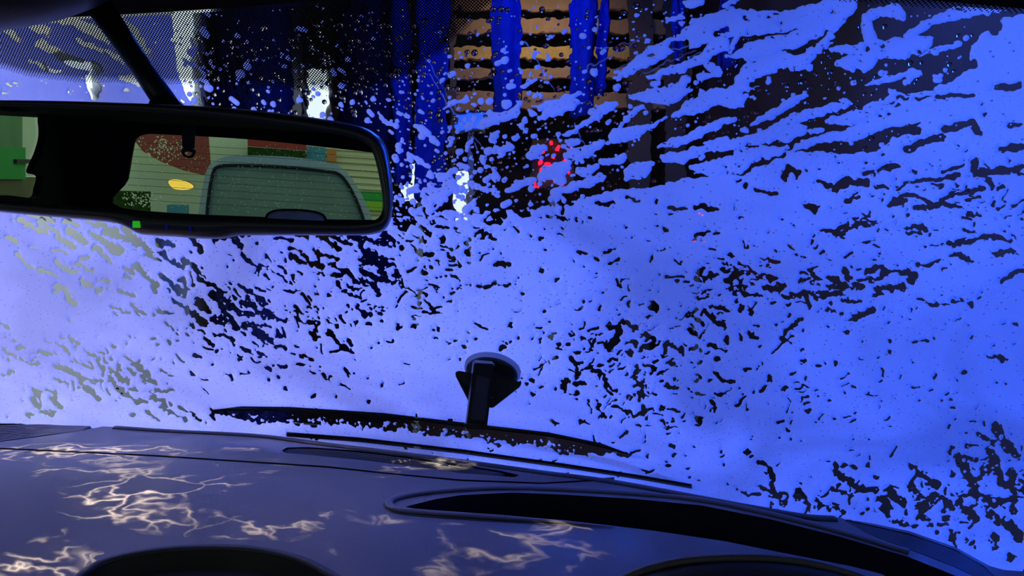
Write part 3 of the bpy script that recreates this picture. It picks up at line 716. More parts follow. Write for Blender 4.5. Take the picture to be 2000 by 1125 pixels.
f_low = np.minimum.reduce([QY - efar, QY - esm - 1.6, -poly_sd(QX, QY, TRAY), -poly_sd(QX, QY, POD), -poly_sd(QX, QY, GRR)])
dash = thing('dashboard', 'grey grained dashboard top stretching under the foamy windshield', 'dashboard', (0, 0.55, 0.85))
def sub(o, p):
    o.parent = p; return o
def child(o, p):
    o.parent = p; o.matrix_parent_inverse = p.matrix_basis.inverted() if False else Matrix.Translation(-p.location); return o
for nm, f in (('defroster_ledge', f_up), ('dash_pad', f_low)):
    x, y, _, t = march(DX, DY, f)
    o = link(nm, np_mesh(nm, np.stack([x, y, dash_z(x, y) + CZ], -1), t[:, ::-1]), 'vinyl', None, True); child(o, dash)
x, y, _, t = march(DX, DY, QY - efar - 2)
child(link('dash_underside', np_mesh('dash_underside', np.stack([x, y, dash_z(x, y) + CZ - 0.042], -1), t[:, ::-1]), 'rubber'), dash)
# dark channel under the seam
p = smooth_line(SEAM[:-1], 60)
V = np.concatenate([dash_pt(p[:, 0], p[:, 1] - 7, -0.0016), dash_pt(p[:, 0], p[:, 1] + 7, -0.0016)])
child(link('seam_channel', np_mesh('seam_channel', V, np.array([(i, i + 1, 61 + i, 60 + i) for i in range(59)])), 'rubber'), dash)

def well(name, poly, depth, wall_mat, floor_mat, n=90, floor_name='well_floor', up=0.0):
    lp = smooth_loop(poly, n); top = dash_pt(lp[:, 0], lp[:, 1], up)
    bot = top - np.array([0, 0, depth])
    V = np.concatenate([top, bot]); T = [(i, (i + 1) % n, n + (i + 1) % n, n + i) for i in range(n)]
    o = child(link(name, np_mesh(name, V, np.array(T)), wall_mat), dash)
    bm = bmesh.new(); bm.faces.new([bm.verts.new(v) for v in bot + np.array([0, 0, 0.0004])])
    bmesh.ops.triangulate(bm, faces=bm.faces)
    sub(link(floor_name, bm_mesh(floor_name, bm), floor_mat), o)
    return o
well('storage_tray', TRAY, 0.035, 'rubber', 'rubber', floor_name='tray_floor')
well('gauge_pod', POD, 0.017, 'black', 'face', floor_name='gauge_face')
slot_o = well('defroster_slot', SLOT, 0.012, 'rubber', 'rubber', floor_name='slot_floor')
grl_o = well('speaker_grille', GRL, 0.008, 'rubber', 'rubber', floor_name='speaker_floor')
grr_o = well('speaker_grille', GRR, 0.008, 'rubber', 'rubber', floor_name='speaker_floor')

# rolled lips
def lip(name, pts, n, r, mat='vinyl', sq=0.6, up=0.001):
    return child(tube(name, dash_line(pts, n, up), r, mat, None, 8, sq), dash)
lip('tray_lip', [(1775, 1080), (1640, 1040), (1505, 1006), (1370, 979), (1235, 966), (1100, 958), (1000, 955), (900, 958), (810, 967), (768, 977), (760, 987), (775, 997), (830, 1003), (900, 1008), (1000, 1015), (1100, 1022), (1200, 1032)], 90, [0.0042 * min(1, (89 - i) / 14 + .12) for i in range(90)])
lip('tray_shadow_strip', [(800, 966), (762, 976), (752, 988), (768, 1000), (830, 1008), (900, 1013), (1000, 1020), (1150, 1031)], 40, [0.0022 * min(1, (39 - i) / 10 + .15) for i in range(40)], 'black', 0.5, -0.0004)  # black strip put in as the shadow line around the tray lip
lip('gauge_pod_rim', [(135, 1143), (200, 1101), (300, 1079), (400, 1072), (500, 1076), (590, 1096), (670, 1138)], 50, 0.004, 'dark_trim', 0.7)
lip('glass_edge_trim', [(225, 836), (330, 843), (500, 852), (620, 867), (800, 889), (900, 902), (1050, 923), (1200, 943), (1379, 976), (1460, 991), (1572, 1010), (1631, 1014)], 70, 0.0065, 'dark_trim', 0.45, 0.0)
# slats of the defroster slot and ribs of both speaker grilles
for k in range(5):
    t = (k + .7) / 5.4
    pts = [(556 + 14 * abs(t - .5), 875 + 9 * t), (600, 874 + 13 * t), (700, 881 + 16 * t), (800, 893 + 17 * t), (900, 908 + 15 * t), (985 - 20 * abs(t - .5), 921 + 8 * t)]
    sub(tube('defroster_slat', dash_line(pts, 30, -0.002), 0.0013, 'dark_trim', None, 6), slot_o)
for k in range(9):
    t = (k + .6) / 9.4
    pts = [(-150, 835 + 48 * t), (0, 829 + 33 * t), (90 - 10 * t, 827 + 24 * t), (180 - 22 * t, 830 + 10 * t)]
    sub(tube('grille_rib', dash_line(pts, 26, -0.0012), 0.0030, 'vinyl', None, 6, 0.4), grl_o)
for k in range(9):
    t = (k + .6) / 9.4
    a = np.array([(1652, 1016), (1707, 1028), (1775, 1043), (1865, 1074), (1922, 1107), (1946, 1130)], float)
    b = np.array([(1684, 1035), (1712, 1048), (1770, 1070), (1838, 1096), (1880, 1114), (1916, 1131)], float)
    sub(tube('grille_rib', dash_line(a + (b - a) * t, 26, -0.0012), 0.0024, 'dark_trim', None, 6, 0.4), grr_o)
# trip knob on the gauge face
kp = dash_pt(np.array([368.0]), np.array([1123.0]))[0] + np.array([0, 0.012, -0.014])
bm = bmesh.new(); bmesh.ops.create_cone(bm, cap_ends=True, segments=24, radius1=0.007, radius2=0.006, depth=0.008)
bmesh.ops.bevel(bm, geom=[e for e in bm.edges if e.is_boundary is False and e.calc_face_angle(0) > 1], offset=0.0012, segments=2, affect='EDGES')
bm.transform(Matrix.Translation(Vector(kp))); child(link('gauge_knob', bm_mesh('gauge_knob', bm), 'dark_trim', None, True), dash)

# instrument hood rising from the near edge of the dash
V, T = [], []
nu_, nv_ = 48, 16
hc = Vector((0.126, 0.40, CZ - 0.30)); hr = (0.170, 0.030, 0.1515)
for j in range(nv_ + 1):
    th = (math.pi / 2) * j / nv_
    for i in range(nu_):
        ph = 2 * math.pi * i / nu_
        c, s = math.cos(ph), math.sin(ph)
        V.append((hc.x + hr[0] * math.copysign(abs(c) ** .8, c) * math.cos(th), hc.y + hr[1] * math.copysign(abs(s) ** .8, s) * math.cos(th), hc.z + hr[2] * math.sin(th) ** .9))
for j in range(nv_):
    for i in range(nu_):
        T.append((j * nu_ + i, j * nu_ + (i + 1) % nu_, (j + 1) * nu_ + (i + 1) % nu_, (j + 1) * nu_ + i))
child(link('instrument_hood', np_mesh('instrument_hood', np.array(V), np.array(T)), 'dark_trim', None, True), dash)
child(tube('hood_rim', [Vector(((p[0] - 1000) / FPX * .40, .40, (H / 2 - p[1]) / FPX * .40 + CZ)) for p in smooth_line([(1180, 1150), (1226, 1125), (1280, 1106), (1347, 1093), (1437, 1088), (1527, 1091), (1595, 1102), (1676, 1125), (1720, 1150)], 40)], 0.0022, 'vinyl', None, 8), dash)

# ------------------------------------------------------------------ rear-view mirror
BACK = Vector((0.16, -0.985, -0.01)).normalized()
M0 = Vector(((380 - 1000) / FPX, 1, (H / 2 - 330) / FPX)) * 0.42 + Vector((0, 0, CZ))
d_ = Vector(((500 - 1000) / FPX, 1, (H / 2 - 345) / FPX)).normalized()
MN = (BACK - d_).normalized()
CAMP = Vector((0, 0, CZ))
def m_pt(px, py, off=0.0):
    d = Vector(((px - 1000) / FPX, 1, (H / 2 - py) / FPX))
    t = (M0 - CAMP).dot(MN) / d.dot(MN)
    return CAMP + d * t + MN * off
def r_pt(px, py, P, Nn, off=0.0):
    """point of the plane (P, Nn) that the mirror shows at a photo pixel"""
    p = m_pt(px, py); d = (p - CAMP).normalized()
    r = d - 2 * d.dot(MN) * MN
    t = (P - p).dot(Nn) / r.dot(Nn)
    return p + r * t + Nn * off

OUTER = [(-78, 240), (-66, 206), (-30, 195), (0, 193), (150, 195), (330, 201), (470, 209), (600, 224), (690, 239), (730, 253), (755, 280), (766, 330), (770, 380), (767, 425), (755, 448), (735, 457), (700, 460), (600, 460), (490, 460), (462, 461), (435, 466), (400, 467), (340, 463), (270, 458), (245, 447), (222, 437), (180, 431), (100, 424), (0, 415), (-45, 410), (-72, 392), (-80, 340)]
GLASS = [(-64, 250), (-54, 216), (-20, 208), (0, 208), (150, 212), (330, 222), (470, 236), (600, 254), (680, 268), (715, 282), (730, 305), (741, 350), (747, 392), (744, 418), (728, 431), (690, 433), (600, 430), (480, 424), (340, 416), (240, 409), (100, 399), (0, 392), (-45, 388), (-62, 370)]
oc = np.array([345.0, 333.0])
ol = smooth_loop(OUTER, 150)
def hit(poly, ang):
    best = 0; P = np.array(poly)
    dx, dy = math.cos(ang), math.sin(ang)
    for i in range(len(P)):
        p, q = P[i] - oc, P[(i + 1) % len(P)] - oc
        e = q - p; den = dx * e[1] - dy * e[0]
        if abs(den) < 1e-12: continue
        t = (p[0] * e[1] - p[1] * e[0]) / den; u = (p[0] * dy - p[1] * dx) / den
        if t > 0 and -1e-9 <= u <= 1 + 1e-9: best = max(best, t)
    return oc + np.array([dx, dy]) * best
gl = np.array([hit(smooth_loop(GLASS, 200), math.atan2(p[1] - oc[1], p[0] - oc[0])) for p in ol])
mir = thing('rear_view_mirror', 'wide black rear-view mirror on a stem, reflecting the rear window', 'mirror', M0)
nl = len(ol)
ctr = np.array([345.0, 333.0])
loops = [(gl, 0.0008), (gl + (ol - gl) * .12, 0.0038), (gl + (ol - gl) * .45, 0.0046), (gl + (ol - gl) * .72, 0.0026), (gl + (ol - gl) * .9, -0.002), (ol, -0.010), (ctr + (ol - ctr) * .985, -0.018), (ctr + (ol - ctr) * .86, -0.028), (ctr + (ol - ctr) * .5, -0.034)]
V = []; T = []
for lp, off in loops:
    for p in lp: V.append(m_pt(p[0], p[1], off))
for k in range(len(loops) - 1):
    for i in range(nl): T.append((k * nl + i, k * nl + (i + 1) % nl, (k + 1) * nl + (i + 1) % nl, (k + 1) * nl + i))
me = bpy.data.meshes.new('housing'); me.from_pydata([tuple(v) for v in V], [], T + [tuple((len(loops) - 1) * nl + i for i in range(nl))]); me.update()
child(link('housing', me, 'shell', None, True), mir)
me = bpy.data.meshes.new('mirror_glass'); me.from_pydata([tuple(m_pt(p[0], p[1], 0.0012)) for p in gl], [], [tuple(range(nl))]); me.update()
child(link('mirror_glass', me, 'mirror'), mir)
def chip(name, x0, y0, x1, y1, mat, off=0.0048):
    o = prism(name, [m_pt(x0, y0, off), m_pt(x1, y0, off), m_pt(x1, y1, off), m_pt(x0, y1, off)], MN * -0.002, mat); child(o, mir); return o
chip('status_light', 263, 432, 277, 445, 'led_green')['label'] = 'small lit green status light'
chip('button_mark', 326, 438, 331, 449, 'led_blue'); chip('button_mark', 372, 441, 376, 454, 'led_blue'); chip('button_mark', 258, 433, 261, 444, 'led_blue')
# stem and the pod it hangs from
s0 = m_pt(326, 214, -0.02); s1 = Vector(shield(196, -36, -0.014))
cp = [s0, s0.lerp(s1, .3), s0.lerp(s1, .65), s1]
child(tube('stem', cp, [0.0072, 0.0066, 0.0070, 0.0085], 'black', None, 14), mir)
child(tube('ball_collar', [m_pt(312, 214, -0.03), m_pt(312, 206, -0.012)], [0.011, 0.009], 'black', None, 14), mir)
child(tube('top_vent', [m_pt(410, 208, -0.012), m_pt(428, 205.5, -0.012), m_pt(448, 208, -0.012)], [0.001, 0.0022, 0.001], 'black', None, 8), mir)

pod = thing('overhead_console', 'rounded dark console on the headliner above the mirror stem', 'console', (-0.3, 0.38, CZ + 0.18))
V, T = [], []
for j in range(17):
    th = math.pi * j / 16
    for i in range(40):
        ph = 2 * math.pi * i / 40
        V.append((-0.315 + 0.118 * math.sin(th) * math.cos(ph), 0.385 + 0.055 * math.sin(th) * math.sin(ph), CZ + 0.182 + 0.044 * math.cos(th)))
for j in range(16):
    for i in range(40): T.append((j * 40 + i, j * 40 + (i + 1) % 40, (j + 1) * 40 + (i + 1) % 40, (j + 1) * 40 + i))
child(link('console_shell', np_mesh('console_shell', np.array(V), np.array(T)), 'black', None, True), pod)
child(box('console_lens', (-0.36, 0.335, CZ + 0.137), (-0.30, 0.375, CZ + 0.146), 'black', None, 0.003), pod)

# ------------------------------------------------------------------ suction phone mount
mc = Vector(shield(963, 717, 0.0)); nx = 0.46 * (mc.x + .55)
mn = Vector((nx, 1, 1.2)).normalized()            # outward normal of the pane
mount = thing('phone_mount', 'black suction-cup phone mount stuck to the lower windshield', 'phone mount', mc)
u_ = mn.cross(Vector((0, 0, 1))).normalized(); v_ = u_.cross(mn).normalized()
u_ = u_ if u_.x > 0 else -u_
v_ = v_ if v_.z > 0 else -v_
def lathe(name, prof, mat, c=mc, seg=48):
    V, T = [], []
    for r, hgt in prof:
        for k in range(seg):
            a = 2 * math.pi * k / seg
            V.append(c + u_ * math.cos(a) * r + v_ * math.sin(a) * r - mn * hgt)
    for j in range(len(prof) - 1):
        for k in range(seg): T.append((j * seg + k, j * seg + (k + 1) % seg, (j + 1) * seg + (k + 1) % seg, (j + 1) * seg + k))
    return child(link(name, np_mesh(name, np.array(V), np.array(T)), mat, None, True), mount)
lathe('cup_rim', [(0.0, 0.0008), (0.0275, 0.0008), (0.0288, 0.0018), (0.0288, 0.0052), (0.0275, 0.0062), (0.0, 0.0063)], 'cup_edge')['label'] = 'pale clear edge of the suction cup'
lathe('suction_cup', [(0.0, 0.0064), (0.0266, 0.0064), (0.0264, 0.0092), (0.022, 0.0125), (0.014, 0.015), (0.0, 0.0155)], 'mount')
def at(px, py, d): return Vector(((px - 1000) / FPX * d, d, (H / 2 - py) / FPX * d + CZ))
wing = [at(889, 726, .700), at(897, 724, .700), at(1010, 744, .700), at(1018, 748, .700), at(1017, 754, .700), at(962, 797, .696), at(915, 784, .696), at(890, 735, .70)]
child(prism('wing_plate', wing, Vector((0, 0.004, -0.001)), 'mount', None, 0.0008), mount)
def arm(name, quad, dep, mat, bev):
    return child(prism(name, quad, dep, mat, None, bev), mount)
arm('lever_arm', [at(926, 709, .682), at(967, 712, .682), at(951, 838, .668), at(911, 836, .668)], Vector((-0.002, 0.013, 0.002)), 'mount', 0.0012)
arm('lever_spine', [at(932, 716, .6815), at(961, 719, .6815), at(947, 822, .6685), at(918, 820, .6685)], Vector((0, 0.004, 0)), 'dark_trim', 0.0006)
arm('lever_foot', [at(910, 827, .6675), at(952, 829, .6675), at(950, 840, .6665), at(909, 838, .6665)], Vector((0, 0.004, 0)), 'mount', 0.0006)
child(tube('pivot_pin', [at(914, 776, .690), at(963, 780, .690)], 0.0022, 'mount', None, 10), mount)

# ------------------------------------------------------------------ wipers outside the glass
def wiper(label, path, r, arm_path, arm_r):
    p = smooth_line(path, 40); pts = [Vector(v) for v in shield(p[:, 0], p[:, 1], 0.017)]
    w = thing('windshield_wiper', label, 'wiper', pts[-1])
    n = len(pts); rad = [r * (0.35 + 0.65 * min(1, i / 7)) * (0.3 + 0.7 * min(1, (n - 1 - i) / 9)) for i in range(n)]
    child(tube('blade_holder', pts, rad, 'rubber', None, 10, 1.0), w)
    sq = [Vector(v) for v in shield(p[:, 0], p[:, 1] + 3, 0.0095)]
    child(tube('rubber_edge', sq, 0.0022, 'rubber', None, 6), w)
    p = smooth_line(arm_path, 20); ap = [Vector(v) for v in shield(p[:, 0], p[:, 1], 0.03)]
    child(tube('wiper_arm', ap, arm_r, 'black', None, 8), w)
    return w
wiper('black wiper blade parked high across the foam behind the phone mount', BLADE, 0.0052, [(800, 838), (1000, 868), (1200, 912), (1330, 955)], 0.0030)
wiper('slimmer wiper lying lowest along the base of the windshield', LOW_BLADE, 0.0034, [(560, 862), (700, 876), (900, 902)], 0.0028)

# ------------------------------------------------------------------ cabin shell: headliner, pillars, rear end
def fill_plate(name, outer, holes, thick, mat):
    bm = bmesh.new(); eds = []
    for lp in [outer] + holes:
        vs = [bm.verts.new(p) for p in lp]
        eds += [bm.edges.new((vs[i], vs[(i + 1) % len(vs)])) for i in range(len(vs))]
    bmesh.ops.triangle_fill(bm, edges=eds, use_beauty=True)
    bmesh.ops.recalc_face_normals(bm, faces=bm.faces)
    bmesh.ops.solidify(bm, geom=bm.faces[:], thickness=thick)
    return link(name, bm_mesh(name, bm), mat)

RIGHT = Vector((0.985, 0.16, 0)).normalized()
REAR = M0 + BACK * 2.6
roof_pts = []
xs = np.linspace(XL, XR, 40)
fp = shield_xz(xs, z_top(xs) + 0.001, -0.001)
V = [tuple(v) for v in fp]
V += [tuple(Vector(v) + Vector((0, -0.03, 0.008))) for v in fp]
rl = REAR - RIGHT * 0.85; rr = REAR + RIGHT * 0.85
V += [tuple(rl.lerp(rr, i / 39) * 1 + Vector((0, 0, CZ + 0.22 - rl.lerp(rr, i / 39).z))) for i in range(40)]
T = [(k * 40 + i, k * 40 + i + 1, (k + 1) * 40 + i + 1, (k + 1) * 40 + i) for k in range(2) for i in range(39)]
hl = link('ceiling', np_mesh('ceiling', np.array(V), np.array(T)), 'fabric', None, True)
struct(hl, 'dark cloth headliner of the car above the windshield', 'headliner')
for nm, fx_ in (('trim_1', x_left), ('trim_2', x_right)):
    zz = np.linspace(ZB - 0.02, float(z_top(fx_(0.15))) + 0.01, 16)
    p = [Vector(v) for v in shield_xz(fx_(zz), zz, -0.012)]
    struct(tube(nm, p, 0.038, 'fabric', None, 12), 'dark padded pillar at the windshield edge', 'pillar')

RW = [(262, 292), (268, 272), (285, 263), (320, 263), (480, 272), (620, 286), (760, 302), (820, 310), (830, 360), (820, 425), (720, 429), (530, 424), (240, 405), (252, 350)]
c0 = REAR
def quad_plane(P, u, v, a0, a1, b0, b1): return [P + u * a0 + v * b0, P + u * a1 + v * b0, P + u * a1 + v * b1, P + u * a0 + v * b1]
UP = RIGHT.cross(-BACK).normalized(); UP = UP if UP.z > 0 else -UP
lp = smooth_loop(RW, 70)
rwl = [r_pt(p[0], p[1], REAR, BACK) for p in lp]
rp = fill_plate('wall_rear', quad_plane(REAR, RIGHT, UP, -0.60, 0.95, -0.9, 0.45), [rwl], 0.03, 'fabric')
struct(rp, 'dark rear end of the cabin around the rear window', 'cabin wall')
SIDE_P = REAR - RIGHT * 0.62
SW = [(-70, 214), (0, 217), (66, 219), (74, 240), (75, 268), (66, 300), (54, 326), (53, 338), (70, 344), (66, 366), (56, 386), (0, 381), (-70, 376)]
swl = [r_pt(p[0], p[1], SIDE_P, RIGHT) for p in smooth_loop(SW, 60)]
cx_ = sum(swl, Vector()) / len(swl)
so = [SIDE_P + BACK * a + UP * b for a, b in ((-1.5, -0.9), (0.02, -0.9), (0.02, 0.5), (-1.5, 0.5))]
sw = fill_plate('wall_left', so, [swl], 0.02, 'fabric')
struct(sw, 'dark side panel of the cabin around the small side window', 'cabin wall')
bm = bmesh.new(); bm.faces.new([bm.verts.new(p + BACK * 0.012) for p in rwl])
g2 = link('window_2', bm_mesh('window_2', bm), 'rear_glass'); struct(g2, 'rear window of the car, speckled with drops', 'rear window')
bm = bmesh.new(); bm.faces.new([bm.verts.new(p - RIGHT * 0.008) for p in swl])
g3 = link('window_3', bm_mesh('window_3', bm), 'rear_glass'); struct(g3, 'small rear side window of the car', 'side window')
# drops and heater lines on the rear window
V, T = [], []
for k in range(1100):
    if k < 160: x, y = rng.normal(320, 30), rng.normal(288, 16)
    elif k < 260: x, y = rng.normal(275, 20), rng.normal(392, 10)
    else: x, y = rng.uniform(250, 745), rng.uniform(268, 428)
    if y < 265 + (x - 300) * .072 or y > 402 + (x - 240) * .05: continue
    r = rng.uniform(0.0006, 0.0016) if k >= 260 else rng.uniform(0.0014, 0.0030)
    c = r_pt(x, y, REAR, BACK, -0.002); b0 = len(V)
    for q in range(6):
        a = 2 * math.pi * q / 6; V.append(c + RIGHT * math.cos(a) * r + UP * math.sin(a) * r * 1.2)
    V.append(c - BACK * r * .5)
    for q in range(6): T.append((b0 + q, b0 + (q + 1) % 6, b0 + 6))
dr = link('rear_drops', np_mesh('rear_drops', np.array(V), np.array(T)), M['milky'], None, True)
child(dr, g2); dr['kind'] = 'stuff'
for k in range(9):
    y0 = 283 + k * 14
    child(tube('heater_line', [r_pt(250, y0 - 6, REAR, BACK, -0.001), r_pt(500, y0 + 9, REAR, BACK, -0.001), r_pt(760, y0 + 26, REAR, BACK, -0.001)], 0.0007, 'dark_trim', None, 4), g2)
# belt guide hanging from the rear of the headliner, and a rear headrest
bg_ = thing('belt_guide', 'black belt guide hanging in front of the rear window', 'belt guide', r_pt(368, 262, REAR, BACK, -0.15))
GP = REAR - BACK * 0.15
def rp_(px, py, off=0.0): return r_pt(px, py, GP, BACK, off)
child(prism('strap', [rp_(355, 235), rp_(383, 235), rp_(381, 292), rp_(357, 290)], BACK * -0.02, 'black', None, 0.004), bg_)
ring = smooth_loop([(356, 291), (382, 293), (380, 304), (374, 309), (364, 308), (358, 303)], 28)
rin = smooth_loop([(362, 297), (376, 298), (374, 303), (369, 305), (364, 303)], 28)
child(fill_plate('buckle', [rp_(*p) for p in ring], [[rp_(*p) for p in rin]], 0.015, 'dark_trim'), bg_)
HP = REAR - BACK * 0.35
hd = [r_pt(p[0], p[1], HP, BACK) for p in smooth_loop([(519, 470), (520, 425), (527, 416), (545, 412), (590, 412), (620, 417), (634, 425), (640, 470)], 40)]
hr_ = thing('headrest', 'pale grey rear headrest with dark piping below the rear window', 'headrest', sum(hd, Vector()) / len(hd))
child(prism('cushion', hd, BACK * 0.10, 'seat', None, 0.004), hr_)
child(tube('piping', [r_pt(p[0], p[1] - .6, HP, BACK, -0.003) for p in smooth_line([(519, 445), (520, 425), (527, 416), (545, 411), (590, 411), (620, 416), (634, 424), (640, 445)], 30)], 0.0045, 'black', None, 6), hr_)

# bonnet and cowl outside
V, T = [], []
nx2, ny2 = 30, 14
for j in range(ny2 + 1):
    for i in range(nx2 + 1):
        x = XL + (XR - XL) * i / nx2; b = shield_xz(x, -0.34)
        t = j / ny2
        V.append((x, b[1] + 0.03 + t * 1.0, CZ - 0.36 - 0.10 * t * t - 0.04 * ((x + 0.2) / .75) ** 2 + 0.02 * math.sin(min(1, t * 4) * math.pi / 2)))
for j in range(ny2):
    for i in range(nx2): T.append((j * (nx2 + 1) + i, j * (nx2 + 1) + i + 1, (j + 1) * (nx2 + 1) + i + 1, (j + 1) * (nx2 + 1) + i))
hood = link('car_bonnet', np_mesh('car_bonnet', np.array(V), np.array(T)), 'hood', None, True)
tag(hood, 'dark wet car bonnet beyond the base of the windshield', 'bonnet')

# ------------------------------------------------------------------ the wash tunnel
TL, TR, TY0, TY1, TZ = -2.15, 2.35, -2.7, 13.0, 5.4
struct(box('floor', (-9, -22, -0.1), (9, 13.2, 0.0), 'concrete'), 'wet concrete floor', 'floor')
struct(box('wall_tunnel_left', (TL - 0.2, TY0, 0), (TL, 5.2, TZ), 'wall_olive'), 'pale painted wash wall beside the car', 'wall')
struct(box('wall_tunnel_far_left', (TL - 0.2, 5.2, 0), (TL, TY1, TZ), 'wall_dark'), 'wash wall further in, coloured dark as unlit', 'wall')  # same wall, its unlit far stretch coloured dark
struct(box('wall_tunnel_right', (TR, TY0, 0), (TR + 0.2, TY1, TZ), 'wall_dark'), 'dark wash wall on the blue-lit side', 'wall')
struct(box('wall_tunnel_end', (TL - 0.2, TY1, 0), (TR + 0.2, TY1 + 0.2, TZ), 'wall_dark'), 'dark end wall of the wash', 'wall')
struct(box('ceiling_tunnel', (TL - 0.2, TY0, TZ), (TR + 0.2, TY1 + 0.2, TZ + 0.2), 'wall_dark'), 'dark wash roof', 'ceiling')

def fixture(label, c, tgt, sx, sy, dmat, group=None):
    """flood lamp: housing, lit diffuser, bracket"""
    c = Vector(c); f = (Vector(tgt) - c).normalized()
    q = f.to_track_quat('-Z', 'Y').to_matrix().to_4x4(); mt = Matrix.Translation(c) @ q
    o = thing('flood_lamp', label, 'lamp', c, group)
    child(box('lamp_housing', (-sx / 2 - .03, -sy / 2 - .03, 0.03), (sx / 2 + .03, sy / 2 + .03, 0.12), 'steel', None, 0.01, mt), o)
    child(box('lamp_diffuser', (-sx / 2, -sy / 2, 0.012), (sx / 2, sy / 2, 0.03), dmat, None, 0.004, mt), o)
    t = mt @ Vector((0, 0, 0.11)); child(box('hanger_rod', (t.x - .015, t.y - .015, t.z), (t.x + .015, t.y + .015, TZ), 'steel', None, 0.003), o)
    return o
for k, lab, dm in (('right', 'tall blue flood lamp on the right wash wall', 'lamp_blue'), ('front', 'wide blue flood lamp hung over the bay ahead', 'lamp_blue'), ('left', 'violet-white flood lamp on the pale left wall', 'lamp_white'), ('wall', 'pale lamp added under the roof to light the left wall', 'lamp_white'), ('cloth', 'blue strip lamp added under the roof to light the wash cloths', 'lamp_blue'), ('board', 'warm lamp added under the roof to light the brown boards', 'lamp_amber')):
    loc, tg, pw, c, sx, sy = LAMPS[k]
    fixture(lab, loc, tg, sx, sy, dm)

# upright white light boxes on the left
def light_box(label, px0, px1, z0, z1, y):
    x0 = (px0 - 1000) / FPX * y; x1 = (px1 - 1000) / FPX * y
    o = thing('light_box', label, 'light', ((x0 + x1) / 2, y, z0))
    child(box('light_diffuser', (x0, y, z0), (x1, y + 0.03, z1), 'lamp_white', None, 0.006), o)
    child(box('light_case', (x0 - .04, y + 0.03, z0 - .04), (x1 + .04, y + 0.12, z1 + .04), 'steel', None, 0.008), o)
    if y < 4: child(box('wall_bracket', (TL, y + .05, (z0 + z1) / 2), (x0 - .03, y + .10, (z0 + z1) / 2 + .05), 'steel', None, 0.004), o)
    for zz in (z0 - .02, z1 - .01): child(box('end_cap', (x0 - .03, y - .006, zz), (x1 + .03, y + .03, zz + .03), 'steel', None, 0.004), o)
    return o
def zpx(py, y): return CZ + (H / 2 - py) / FPX * y
light_box('broad upright white light box closest to the car on the pale wall', 140, 215, zpx(330, 3.1), zpx(60, 3.1), 3.1)
light_box('tall white light box where the pale wall ends', 338, 408, zpx(330, 4.6), zpx(-60, 4.6), 4.6)
light_box('narrow white light box standing between the brush rollers', 628, 662, zpx(236, 8.0), zpx(84, 8.0), 8.0)
light_box('short white light box on the end wall beside the brown boards', 800, 838, zpx(332, 12.88), zpx(255, 12.88), 12.88)
light_box('white light box on the end wall under the hanging cloth', 903, 928, zpx(372, 12.88), zpx(275, 12.88), 12.88)

# bristle rollers
def roller(label, px, y, r, z0, z1):
    x = (px - 1000) / FPX * y
    o = thing('brush_roller', label, 'brush', (x, y, z0), 'upright brush rollers')
    n = 64; V, T = [], []
    lv = 14
    for j in range(lv + 1):
        z = z0 + (z1 - z0) * j / lv
        for k in range(n):
            a = 2 * math.pi * k / n + 0.5 * math.sin(j * 1.1)
            rr = r * (1.0 if k % 2 else 0.72) * (0.92 + 0.08 * math.sin(j * 2.3 + k * 5))
            V.append((x + rr * math.cos(a), y + rr * math.sin(a), z))
    for j in range(lv):
        for k in range(n): T.append((j * n + k, j * n + (k + 1) % n, (j + 1) * n + (k + 1) % n, (j + 1) * n + k))
    child(link('bristles', np_mesh('bristles', np.array(V), np.array(T)), 'bristle'), o)
    child(tube('shaft', [(x, y, 0), (x, y, TZ)], 0.05, 'steel', None, 12), o)
    return o
roller('dark blue bristle roller beside the tall white light box', 525, 5.5, 0.29, 0.5, 4.9)
roller('dark blue bristle roller next to the hanging cloth strips', 742, 7.4, 0.34, 0.6, 4.9)

# brown boards on the cross frame
BY = 8.6
fr_ = thing('board_rack', 'rack of brown horizontal boards behind the blue cloth strips', 'board rack', (0.3, BY, 3.0))
for k, (y0, y1) in enumerate(((-90, -62), (-48, -22), (-6, 22), (46, 70), (86, 106), (132, 164))):
    xa, xb = (858 + random.uniform(-8, 8), 1345 + random.uniform(-10, 10))
    child(box('board', ((xa - 1000) / FPX * BY, BY - 0.02 * random.random(), zpx(y1, BY)), ((xb - 1000) / FPX * BY, BY + 0.05, zpx(y0, BY)), 'wood_lit' if k == 3 else 'wood', None, 0.006), fr_)
for p0, p1 in ((896, 906), (1232, 1276), (1302, 1340)):
    child(box('upright', ((p0 - 1000) / FPX * BY, BY - 0.06, 0.0), ((p1 - 1000) / FPX * BY, BY - 0.021, TZ), 'wall_dark', None, 0.006), fr_)

# hanging wash cloth
def strip(label, px, w, ybot, y, lean=0.0):
    zb = zpx(ybot, y); V, T = [], []
    n, mcol = 26, 8; x0 = (px - 1000) / FPX * y; ww = w / FPX * y
    ph = random.random() * 6
    for j in range(n + 1):
        t = j / n; z = TZ - 0.35 + (zb - TZ + 0.35) * t
        cx = x0 + lean * t + 0.02 * math.sin(3 * t + ph)
        for i in range(mcol + 1):
            s = i / mcol - .5
            V.append((cx + s * ww * (1 - .25 * t + .05 * math.sin(7 * t + ph)), y + 0.05 * math.sin(s * 7 + ph + 2 * t) + 0.05 * math.sin(2.2 * t + ph), z))
    for j in range(n):
        for i in range(mcol): T.append((j * (mcol + 1) + i, j * (mcol + 1) + i + 1, (j + 1) * (mcol + 1) + i + 1, (j + 1) * (mcol + 1) + i))
    o = link('cloth_strip', np_mesh('cloth_strip', np.array(V), np.array(T)), 'cloth_blue', None, True)
    so = o.modifiers.new('thick', 'SOLIDIFY'); so.thickness = 0.02
    tag(o, label, 'wash cloth', 'hanging blue wash cloths')
    return o
CY = 6.6
strip('broad blue wash cloth hanging over the left ends of the brown boards', 1005, 62, 185, CY)
